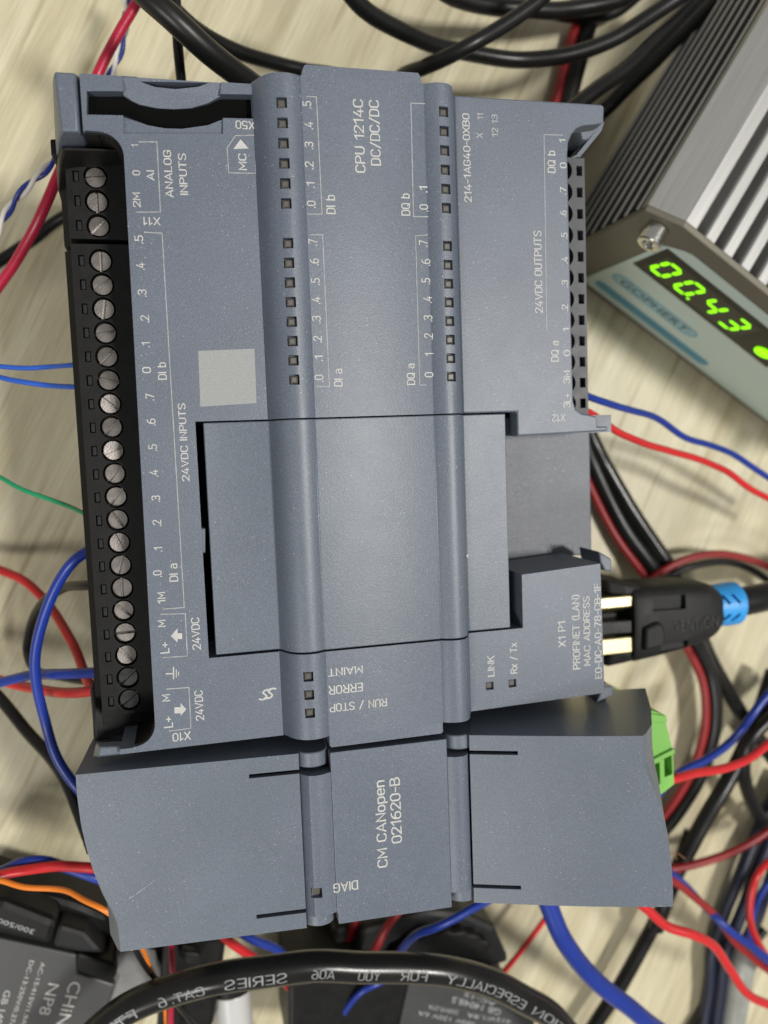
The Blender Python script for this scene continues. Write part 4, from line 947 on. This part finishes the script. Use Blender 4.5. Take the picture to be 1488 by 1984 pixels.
wire('black_cable', 'black cable rising from the controller top right of the centre tab', [(740, 190, 12), (780, 145, 24), (820, 130, 30), (860, 115, 34), (910, 90, 36), (960, 60, 36), (1010, 25, 36), (1055, -12, 36), (1100, -70, 36)], 1.6, M_wblack, 'cable', 14)
wire('black_cable', 'blurred black cable arching along the very top edge', [(830, -40, 20), (880, -6, 18), (950, 10, 16), (1030, 16, 15), (1100, 18, 14), (1165, 10, 14), (1215, -8, 14), (1270, -50, 14)], 2.0, M_wblack, 'cable', 14)
wire('black_cable', 'second black loop hugging the top edge under the arch', [(980, -40, 8), (1040, 14, 7), (1120, 30, 6), (1190, 20, 6), (1260, -30, 6)], 1.7, M_wblack, 'cable', 14)
pair('red_black_cable', 'flat red and black twin cable going under the controller top right', [(1165, -90, 4), (1140, 0, 3), (1118, 80, 3), (1090, 190, 3), (1060, 300, 2.6)], 1.6, (M_wdred, M_wblack), ('red_core', 'black_core'), radii=(1.3, 2.4))
wire('black_cable', 'shiny black cable ending at the controller top right corner', [(1410, -60, 30), (1345, 2, 30), (1300, 52, 31), (1255, 96, 32), (1200, 142, 33), (1145, 186, 34), (1080, 240, 34), (1040, 300, 30)], 1.75, M_wgloss, 'cable', 14)
wire('black_cable', 'black cable lying beside the silver power supply fins', [(1480, -60, 8), (1390, 0, 8), (1310, 75, 8), (1245, 140, 7), (1190, 195, 6), (1120, 260, 4), (1060, 340, 3)], 1.9, M_wblack, 'cable', 14)
wire('black_cable', 'short black cable along the desk left of the crimson wire', [(180, 390, 8), (110, 425, 6), (60, 465, 5), (0, 505, 4), (-60, 545, 4)], 1.3, M_wblack, 'cable')
# -- left side
wire('blue_wire', 'upper of two thin blue wires entering the long terminal block', [(-60, 707, 40), (0, 711, 42), (55, 713, 44), (100, 710, 46), (150, 705, 50), (200, 702, 50)], 0.45, M_wlblue, n=10)
wire('blue_wire', 'lower of two thin blue wires entering the long terminal block', [(-60, 714, 38), (0, 731, 42), (40, 739, 44), (95, 747, 46), (152, 748, 50), (200, 748, 50)], 0.48, M_wlblue, n=10)
wire('green_wire', 'thin green wire running to the terminal block', [(-60, 895, 36), (0, 926, 40), (40, 947, 42), (90, 965, 44), (130, 981, 46), (168, 998, 50), (210, 1010, 50)], 0.42, M_wgreen, n=10)
wire('blue_wire', 'thick blue wire looping down from the terminal block behind the module cover', [(215, 1045, 50), (174, 1063, 50), (138, 1090, 50), (105, 1138, 48), (80, 1200, 46), (68, 1265, 44), (72, 1330, 42), (88, 1400, 40), (103, 1450, 40), (125, 1495, 40), (160, 1540, 40), (210, 1580, 36)], 0.98, M_wblue, n=14)
wire('blue_wire', 'thick blue wire leaving the lowest terminals level to the left', [(240, 1294, 50), (184, 1301, 48), (130, 1304, 44), (70, 1308, 38), (20, 1320, 34), (-10, 1328, 32), (-70, 1345, 28)], 0.98, M_wblue, n=14)
wire('red_wire', 'bright red wire leaving the lowest terminals below the level blue one', [(240, 1330, 50), (188, 1335, 48), (140, 1340, 42), (90, 1338, 36), (45, 1330, 30), (0, 1318, 26), (-60, 1305, 24)], 0.98, M_wred, n=14)
wire('red_wire', 'red wire curving in a quarter circle from the left edge to the lowest terminals', [(-60, 1085, 4), (0, 1106, 6), (50, 1130, 10), (100, 1180, 16), (138, 1240, 24), (160, 1295, 30), (176, 1330, 36), (200, 1370, 42)], 0.98, M_wred, n=14)
wire('black_wire', 'black wire looping left behind the thick blue wire', [(215, 1137, 44), (165, 1135, 40), (128, 1138, 34), (90, 1162, 28), (60, 1205, 22), (50, 1255, 18), (62, 1292, 16), (85, 1305, 14), (120, 1310, 14), (170, 1320, 20)], 0.95, M_wblack, n=12)
wire('black_cable', 'printed black cable sliding under the left module cover', [(-60, 1300, 10), (-4, 1352, 14), (50, 1412, 20), (95, 1465, 26), (130, 1525, 32), (155, 1580, 36), (180, 1650, 38)], 1.3, M_wgloss, 'cable', 14)
# -- lower left
wire('blue_wire', 'blue wire arched over the black switch at the lower left', [(-60, 1712, 36), (0, 1690, 37), (45, 1672, 38), (90, 1670, 38), (140, 1686, 38), (195, 1704, 38), (260, 1724, 36)], 0.98, M_wblue)
wire('red_wire', 'red wire twisted over the blue one at the lower left', [(-60, 1718, 38), (0, 1697, 39), (55, 1685, 40), (110, 1677, 40), (160, 1680, 40), (195, 1684, 40), (260, 1690, 38)], 0.98, M_wred)
wire('orange_wire', 'orange wire lying over the black switch and going under the cover corner', [(-60, 1700, 40), (0, 1707, 42), (45, 1717, 44), (100, 1719, 46), (130, 1725, 48), (160, 1743, 50), (205, 1767, 52), (250, 1800, 50)], 0.52, M_worange, n=10)
wire('orange_wire', 'short orange wire below the left cover corner', [(250, 1800, 40), (276, 1838, 40), (290, 1870, 38), (310, 1910, 34), (322, 1950, 30), (320, 2040, 26)], 0.42, M_worange, n=10)
wire('black_wire', 'thin black wire with grey shine below the left cover corner', [(245, 1800, 42), (266, 1845, 42), (290, 1885, 40), (318, 1912, 38), (360, 1960, 34), (400, 2010, 30)], 0.6, M_wgloss, n=10)
wire('red_wire', 'red wire dropping straight down beside the silver plate', [(332, 1790, 34), (332, 1838, 34), (334, 1870, 34), (334, 1915, 32), (333, 1990, 30), (330, 2060, 30)], 0.62, M_wcrim, n=10)
wire('red_wire', 'red wire of the twist leaving the module bottom left of centre', [(400, 1780, 30), (440, 1820, 28), (480, 1848, 26), (530, 1880, 22), (560, 1912, 20), (600, 1960, 18), (640, 2020, 16)], 1.0, M_wred)
wire('blue_wire', 'blue wire of the twist leaving the module bottom left of centre', [(440, 1790, 26), (490, 1820, 24), (540, 1842, 22), (570, 1880, 20), (600, 1930, 18), (620, 2000, 16)], 1.0, M_wblue)
wire('blue_wire', 'small blue wire curling beside the second switch under the network cable', [(760, 1890, 24), (730, 1905, 26), (700, 1920, 26), (672, 1950, 24), (655, 1984, 22), (640, 2030, 20)], 0.8, M_wblue)
wire('red_wire', 'dark red wire hanging behind the network cable near the module middle', [(700, 1760, 14), (680, 1810, 12), (660, 1870, 10), (648, 1930, 10), (640, 2010, 10)], 1.0, M_wdred)
wire('red_wire', 'red wire slanting down to the network cable below the module middle', [(790, 1750, 22), (760, 1785, 24), (740, 1815, 24), (722, 1850, 22), (690, 1930, 18), (660, 2010, 14)], 0.95, M_wdred)
wire('blue_wire', 'blue wire slanting from the lifted cover to the second switch', [(990, 1720, 44), (930, 1752, 42), (880, 1782, 42), (840, 1800, 42), (805, 1812, 40), (780, 1840, 36), (760, 1880, 30)], 0.9, M_wblue)
# -- lower right
wire('blue_cable', 'thick dark blue cable curving down from the lifted cover', [(1040, 1690, 40), (1065, 1755, 40), (1090, 1815, 40), (1128, 1870, 38), (1180, 1922, 36), (1240, 1970, 34), (1310, 2020, 30)], 2.15, M_wblue, 'cable', 16)
wire('red_wire', 'thin straight red wire between the second switch and the thick blue cable', [(960, 1900, 12), (985, 1872, 12), (1020, 1830, 12), (1055, 1782, 12), (1090, 1730, 12)], 0.7, M_wred, n=10)
wire('red_wire', 'glossy red wire winding from the lifted cover to the lower right corner', [(1190, 1720, 44), (1245, 1758, 44), (1290, 1792, 44), (1345, 1810, 44), (1385, 1835, 42), (1415, 1880, 40), (1445, 1922, 38), (1488, 1947, 36), (1550, 1970, 34)], 1.1, M_wred, n=14)
wire('black_cable', 'straight black cable on the desk under the thick blue cable', [(1340, 1610, 8), (1285, 1755, 8), (1240, 1840, 8), (1200, 1910, 8), (1150, 1990, 8), (1110, 2060, 8)], 2.0, M_wblack, 'cable', 14)
wire('black_cable', 'black cable running down from the plug past the green connector', [(1500, 1300, 8), (1450, 1430, 10), (1400, 1530, 12), (1360, 1600, 12), (1315, 1680, 12), (1290, 1740, 12), (1270, 1800, 10)], 2.2, M_wblack, 'cable', 14)
wire('red_wire', 'dark red wire joining the right edge below the green connector', [(1260, 1690, 14), (1330, 1677, 14), (1390, 1660, 14), (1440, 1638, 14), (1492, 1608, 14), (1560, 1570, 14)], 1.1, M_wdred)
wire('red_wire', 'glossy red wire plugged into the green connector', [(1275, 1516, 50), (1310, 1510, 50), (1350, 1500, 48), (1400, 1490, 46), (1450, 1468, 44), (1490, 1440, 42), (1550, 1400, 38)], 0.98, M_wred, n=14)
wire('blue_wire', 'dark blue wire running from the right edge to behind the green connector', [(1560, 1270, 36), (1490, 1345, 36), (1455, 1390, 36), (1420, 1432, 34), (1370, 1470, 32), (1320, 1495, 30), (1280, 1530, 28), (1240, 1590, 24)], 1.0, M_wblue)
pair('red_black_cable', 'red and black twin cable arching past the network plug', [(1120, 860, 3), (1155, 945, 3), (1200, 1030, 3.5), (1255, 1108, 6), (1275, 1126, 9)], 1.6, (M_wdred, M_wblack), ('red_core', 'black_core'), radii=(1.1, 2.3))
wire('black_cable', 'pair-mate black cable beside the twin cable above the plug', [(1125, 800, 3), (1165, 890, 4), (1215, 975, 5), (1270, 1060, 6), (1298, 1105, 6), (1340, 1190, 5), (1375, 1280, 5), (1430, 1375, 5), (1500, 1470, 4)], 2.1, M_wgloss, 'cable', 14)
wire('red_wire', 'dark red wire arching over the network plug to the right edge', [(1225, 1150, 6), (1275, 1112, 9), (1330, 1083, 10), (1395, 1074, 10), (1455, 1086, 10), (1500, 1105, 10), (1560, 1140, 9)], 1.0, M_wdred)
wire('black_wire', 'black wire arching under the dark red one to the right edge', [(1235, 1170, 5), (1290, 1122, 7), (1340, 1098, 8), (1400, 1090, 8), (1450, 1103, 8), (1500, 1135, 8), (1560, 1185, 8)], 1.05, M_wblack)
pair('red_black_cable', 'red and black twin cable hanging down from the network plug', [(1310, 1200, 8), (1345, 1258, 8), (1370, 1320, 8), (1376, 1385, 8), (1366, 1450, 7), (1340, 1520, 6), (1290, 1590, 5), (1240, 1630, 4)], 1.5, (M_wdred, M_wblack), ('red_core', 'black_core'), radii=(1.15, 1.9))
wire('blue_wire', 'blue wire leaving the controller right side towards the power supply', [(1100, 748, 48), (1142, 768, 46), (1190, 786, 42), (1248, 800, 36), (1285, 818, 32), (1330, 848, 28), (1385, 864, 26), (1430, 884, 24), (1490, 925, 22), (1560, 985, 20)], 0.78, M_wblue, n=12)
wire('red_wire', 'red wire leaving the controller right side below the blue one', [(1100, 782, 48), (1142, 800, 46), (1190, 830, 42), (1250, 860, 36), (1300, 874, 32), (1360, 890, 28), (1405, 910, 26), (1445, 940, 24), (1490, 966, 22), (1560, 1010, 20)], 0.82, M_wred, n=12)
wire('black_cable', 'black cable crossing the right edge beside the blue wire', [(1560, 1330, 14), (1488, 1395, 14), (1450, 1440, 14), (1440, 1500, 12), (1462, 1560, 10), (1500, 1620, 8)], 1.9, M_wblack, 'cable')
wire('red_wire', 'red wire and blue companion leaving the cover for the right edge, the red one', [(1250, 1680, 22), (1312, 1712, 22), (1350, 1742, 22), (1395, 1785, 22), (1430, 1832, 22), (1490, 1882, 20), (1560, 1930, 18)], 1.0, M_wdred)
wire('blue_wire', 'dark blue wire crossing beneath its red companion at the lower right', [(1250, 1660, 18), (1318, 1705, 18), (1360, 1752, 20), (1400, 1790, 24), (1445, 1825, 24), (1490, 1862, 24), (1560, 1920, 22)], 1.0, M_wblue)
wire('red_wire', 'red wire bent in a narrow loop at the right edge', [(1550, 1640, 20), (1495, 1668, 22), (1465, 1700, 24), (1454, 1745, 24), (1458, 1795, 24), (1474, 1835, 22), (1500, 1870, 20)], 0.95, M_wred)
wire('blue_wire', 'blue wire tucked behind the narrow red loop at the right edge', [(1550, 1650, 14), (1500, 1700, 14), (1470, 1745, 14), (1455, 1800, 14), (1465, 1845, 12), (1500, 1890, 10)], 1.0, M_wblue)
for q, (dx, zz, lb) in enumerate(((-26, 5, 'leftmost navy cable of the dark bundle at the lower right'), (4, 7, 'middle navy cable of the dark bundle at the lower right'), (34, 5, 'rightmost navy cable of the dark bundle at the lower right'))):
    wire('navy_cable', lb, [(1545 + dx, 1500, zz), (1492 + dx, 1610, zz), (1462 + dx, 1690, zz + 1), (1432 + dx * 1.1, 1770, zz), (1402 + dx * 0.9, 1850, zz), (1390 + dx * 0.7, 1930, zz - 1), (1382 + dx, 2050, zz - 2)], 1.75, M_wnavy, 'cable', 12, 'navy cable bundle')
wire('black_cable', 'thin black cable at the bottom right under the clear sleeve', [(1480, 1800, 3), (1430, 1860, 3), (1395, 1915, 3), (1350, 1990, 3), (1310, 2050, 3)], 1.5, M_wblack, 'cable')
wire('clear_sleeve', 'clear grey plastic sleeve on the desk at the lower right corner', [(1450, 1830, 8), (1435, 1880, 8), (1425, 1930, 7), (1415, 2010, 6)], 3.6, M_wgrey, 'sleeve', 14)
# bare copper strands by the lifted cover
cw = thing('copper_strands', 'few bare copper strands poking out beside the lifted cover', 'wire strands', at(1306, 1655, 40))
for pts in ([(1298, 1650, 44), (1306, 1655, 42), (1309, 1665, 41)], [(1300, 1652, 44), (1312, 1654, 43), (1326, 1664, 41)]):
    link('copper_strand', tube(pxpath(pts, 4), 0.09, 6), M_copper, cw, smooth=60)

# ================================================================== the printed network cable along the bottom
ncp = pxpath([(120, 2060, 40), (200, 1990, 42), (262, 1950, 43), (335, 1921, 44), (450, 1893, 46), (600, 1875, 47), (744, 1873, 47), (870, 1882, 47), (965, 1908, 46), (1040, 1950, 44), (1095, 2000, 42), (1150, 2070, 40)], 10)
nc = thing('network_cable', 'thick black network cable with white printed lettering arched across the bottom', 'cable', ncp[0])
RC = 3.0
link('jacket', tube(ncp, RC, 28), M_wgloss, nc, smooth=60)
cum = [0.0]
for a, b in zip(ncp, ncp[1:]): cum.append(cum[-1] + (b - a).length)
FR = frames(ncp)
def on_cable(s_, ang):
    s_ = min(max(s_, 0.0), cum[-1] - 1e-4)
    i = max(j for j in range(len(cum) - 1) if cum[j] <= s_); t = (s_ - cum[i]) / (cum[i + 1] - cum[i])
    p = ncp[i].lerp(ncp[i + 1], t); sd = FR[i][1].lerp(FR[i + 1][1], t).normalized(); up = FR[i][2].lerp(FR[i + 1][2], t).normalized()
    return p + (sd * math.cos(ang) + up * math.sin(ang)) * (RC + 0.05)
def near_s(px, py):
    best, bs = 1e9, 0
    for i, p in enumerate(ncp):
        d = p - CAM; zc = d.dot(V2); x, y = CX + FPX * d.dot(V0) / zc, CY + FPX * d.dot(V1) / zc
        q = (x - px) ** 2 + (y - py) ** 2
        if q < best: best, bs = q, cum[i]
    return bs
def cable_text(s, pa, pb, a0, H):
    sa, sb = near_s(*pa), near_s(*pb)
    bm, _a = stroke_bm(s, 0.62)
    for v in bm.verts: v.co.z = 0
    for k in range(1, 8):
        y = -0.5 + k / 8
        bmesh.ops.bisect_plane(bm, geom=bm.verts[:] + bm.edges[:] + bm.faces[:], plane_co=(0, y, 0), plane_no=(0, 1, 0))
    b = base_of(nc)
    # read with the picture upside down: text runs from pa (right) to pb (left)
    for v in bm.verts:
        s_ = sa + (sb - sa) * (v.co.x + 0.5)
        ang = a0 + v.co.y * H / RC
        v.co = (on_cable(s_, ang) - b) * S
    me = bpy.data.meshes.new('lettering'); bm.to_mesh(me); bm.free(); me.materials.append(M_cableprint)
    o = bpy.data.objects.new('lettering', me); COL.objects.link(o); o.parent = nc
AA = math.radians(92)
for s, pa, pb in (('VENTION', (1135, 2030), (1018, 1942)), ('ESPECIALLY', (1000, 1932), (850, 1888)), ('FOR', (820, 1885), (769, 1882)), ('YOU', (735, 1882), (684, 1884)), ('A06', (646, 1886), (595, 1890)),
                  ('SERIES', (552, 1893), (444, 1908)), ('CAT.', (405, 1915), (345, 1933)), ('6', (332, 1937), (313, 1943)), ('FTP', (277, 1960), (228, 1990))):
    cable_text(s, pa, pb, AA, 2.0)

# ================================================================== push-button switches at the bottom
def switch_block(px_pts, z0, z1, mat, name, par, bevel=0.5):
    return link(name, prism(px_poly(px_pts, z1), z0, z1), mat, par, bevel=bevel)
s1 = thing('push_button_switch', 'black push button switch with grey ratings label at the lower left corner', 'switch', at(90, 1900, 0), GROUPS['push_button_switch'])
switch_block([(-90, 1800), (0, 1818), (150, 1850), (152, 1885), (224, 1908), (196, 1990), (170, 2060), (-90, 2060)], 0.5, 24, M_tag, 'contact_block', s1)
switch_block([(148, 1846), (222, 1868), (228, 1884), (216, 1908), (150, 1884)], 12, 25.2, M_black, 'latch_arm', s1, 0.6)
switch_block([(-60, 1740), (10, 1745), (112, 1785), (100, 1835), (0, 1812), (-60, 1800)], 10, 27, M_black, 'mounting_collar', s1, 1.5)
switch_block([(112, 1790), (165, 1806), (205, 1850), (148, 1846), (100, 1836)], 10, 26, M_black2, 'collar_clip', s1, 1.0)
switch_block([(-60, 1690), (20, 1716), (140, 1745), (215, 1775), (225, 1830), (170, 1806), (20, 1750), (-60, 1735)], 8, 20, M_black, 'button_housing', s1, 1.5)
A_ = math.radians(-103)
def tdir(p, q, z):
    d = at(*q, z) - at(*p, z); d.z = 0; return d.normalized()
def tag_text(par, s, p, q, h, z, mat=None):
    e = tdir(p, q, z); L = (at(*q, z) - at(*p, z)).length; c = (at(*p, z) + at(*q, z)) / 2
    eyv = Vector((-e.y, e.x, 0)); sc = (at(p[0] + 1, p[1], z) - at(*p, z)).length
    put_text(par, s, (c.x, c.y, z + 0.05), e, eyv, L, h * sc, mat or M_print)
ZT = 24.0
tag_text(s1, 'CHiNT', (147, 1902), (112, 2012), 24, ZT); tag_text(s1, 'NP8', (105, 1906), (85, 1966), 22, ZT)
tag_text(s1, 'AC-15:415V/1.9A', (84, 1864), (45, 1985), 9, ZT); tag_text(s1, 'DC-13:250V/0.27A', (62, 1861), (20, 1992), 9, ZT); tag_text(s1, 'GB 14048.5', (15, 1919), (-14, 2020), 13, ZT)
put = tag_text
bt = text_bm('300/500V'); bt.free()
tag_text(s1, '300/500V', (66, 1806), (-18, 1778), 10, 27.0, M_faint)
# middle switch: black body, silver plate, pale button face
s2 = thing('push_button_switch', 'push button switch with silver plate and pale grey button half under the network cable', 'switch', at(370, 1940, 0), GROUPS['push_button_switch'])
switch_block([(318, 1800), (352, 1830), (440, 1806), (428, 1905), (414, 1984), (380, 2050), (300, 2050)], 0.5, 26, M_black, 'button_housing', s2, 1.2)
switch_block([(352, 1842), (388, 1848), (386, 1872), (356, 1868)], 26, 29, M_black2, 'latch_arm', s2, 0.6)
switch_block([(226, 1840), (262, 1826), (300, 1842), (316, 1878), (318, 1915), (260, 1942), (205, 1962), (196, 1930)], 0.5, 22, M_silver, 'metal_plate', s2, 0.8)
c = at(448, 1918, 24)
link('button_collar', cyl((c.x, c.y + 1.5, 20), (0.04, -1, 0), 5.6, 5.6, 3.0, 32), M_black, s2, smooth=40, bevel=0.5)
link('button_cap', cyl((c.x, c.y - 1.6, 20), (0.04, -1, 0), 4.3, 4.3, 13.0, 32), M_white, s2, smooth=40, bevel=0.8, segs=3)
link('button_base', cyl((c.x, c.y - 14.8, 20), (0.04, -1, 0), 6.4, 6.4, 9.0, 32), M_black, s2, smooth=40, bevel=0.6)
# right switch
s3 = thing('push_button_switch', 'black push button switch with knurled ring and small grey label behind the network cable', 'switch', at(800, 1900, 0), GROUPS['push_button_switch'])
switch_block([(560, 1905), (700, 1880), (830, 1880), (960, 1905), (1010, 1940), (1040, 2060), (560, 2060)], 0.5, 24, M_black, 'contact_block', s3, 1.0)
tp = px_poly([(794, 1896), (960, 1912), (1030, 1960), (1050, 2050), (760, 2050)], 24.6)
link('ratings_label', prism(tp, 24.0, 24.6), M_tag, s3)
ring_c = at(850, 1830, 20)
rng = []
for k in range(40):
    a = 2 * math.pi * k / 40; r = 14.5 if k % 2 else 13.6
    rng.append((ring_c.x + r * math.cos(a), ring_c.y - 6 + r * 0.62 * math.sin(a)))
link('knurled_ring', prism(rng, 3, 20), M_black, s3, bevel=0.4)
switch_block([(700, 1800), (830, 1762), (900, 1768), (960, 1795), (975, 1830), (990, 1865), (940, 1880), (680, 1880)], 1, 16, M_black2, 'button_housing', s3, 1.5)
switch_block([(648, 1800), (720, 1782), (760, 1800), (740, 1880), (640, 1880)], 1, 12, M_black, 'button_housing', s3, 1.2)
for s, p, q, h in (('GB 14048.5', (970, 1962), (876, 1936), 11), ('AC-15', (960, 1946), (900, 1926), 7), ('415V/1.9A', (990, 1980), (905, 1966), 8), ('250V/0.27A', (888, 1962), (830, 1950), 8), ('380V 120V 6A', (920, 1985), (810, 1962), 8)):
    tag_text(s3, s, p, q, h, 24.6, M_faint)
c = at(873, 1800, 17)
link('rivet', cyl((c.x, c.y, 15.9), (0, 0, 1), 0.8, 0.5, 0.8, 16), M_chrome, s3, smooth=40)
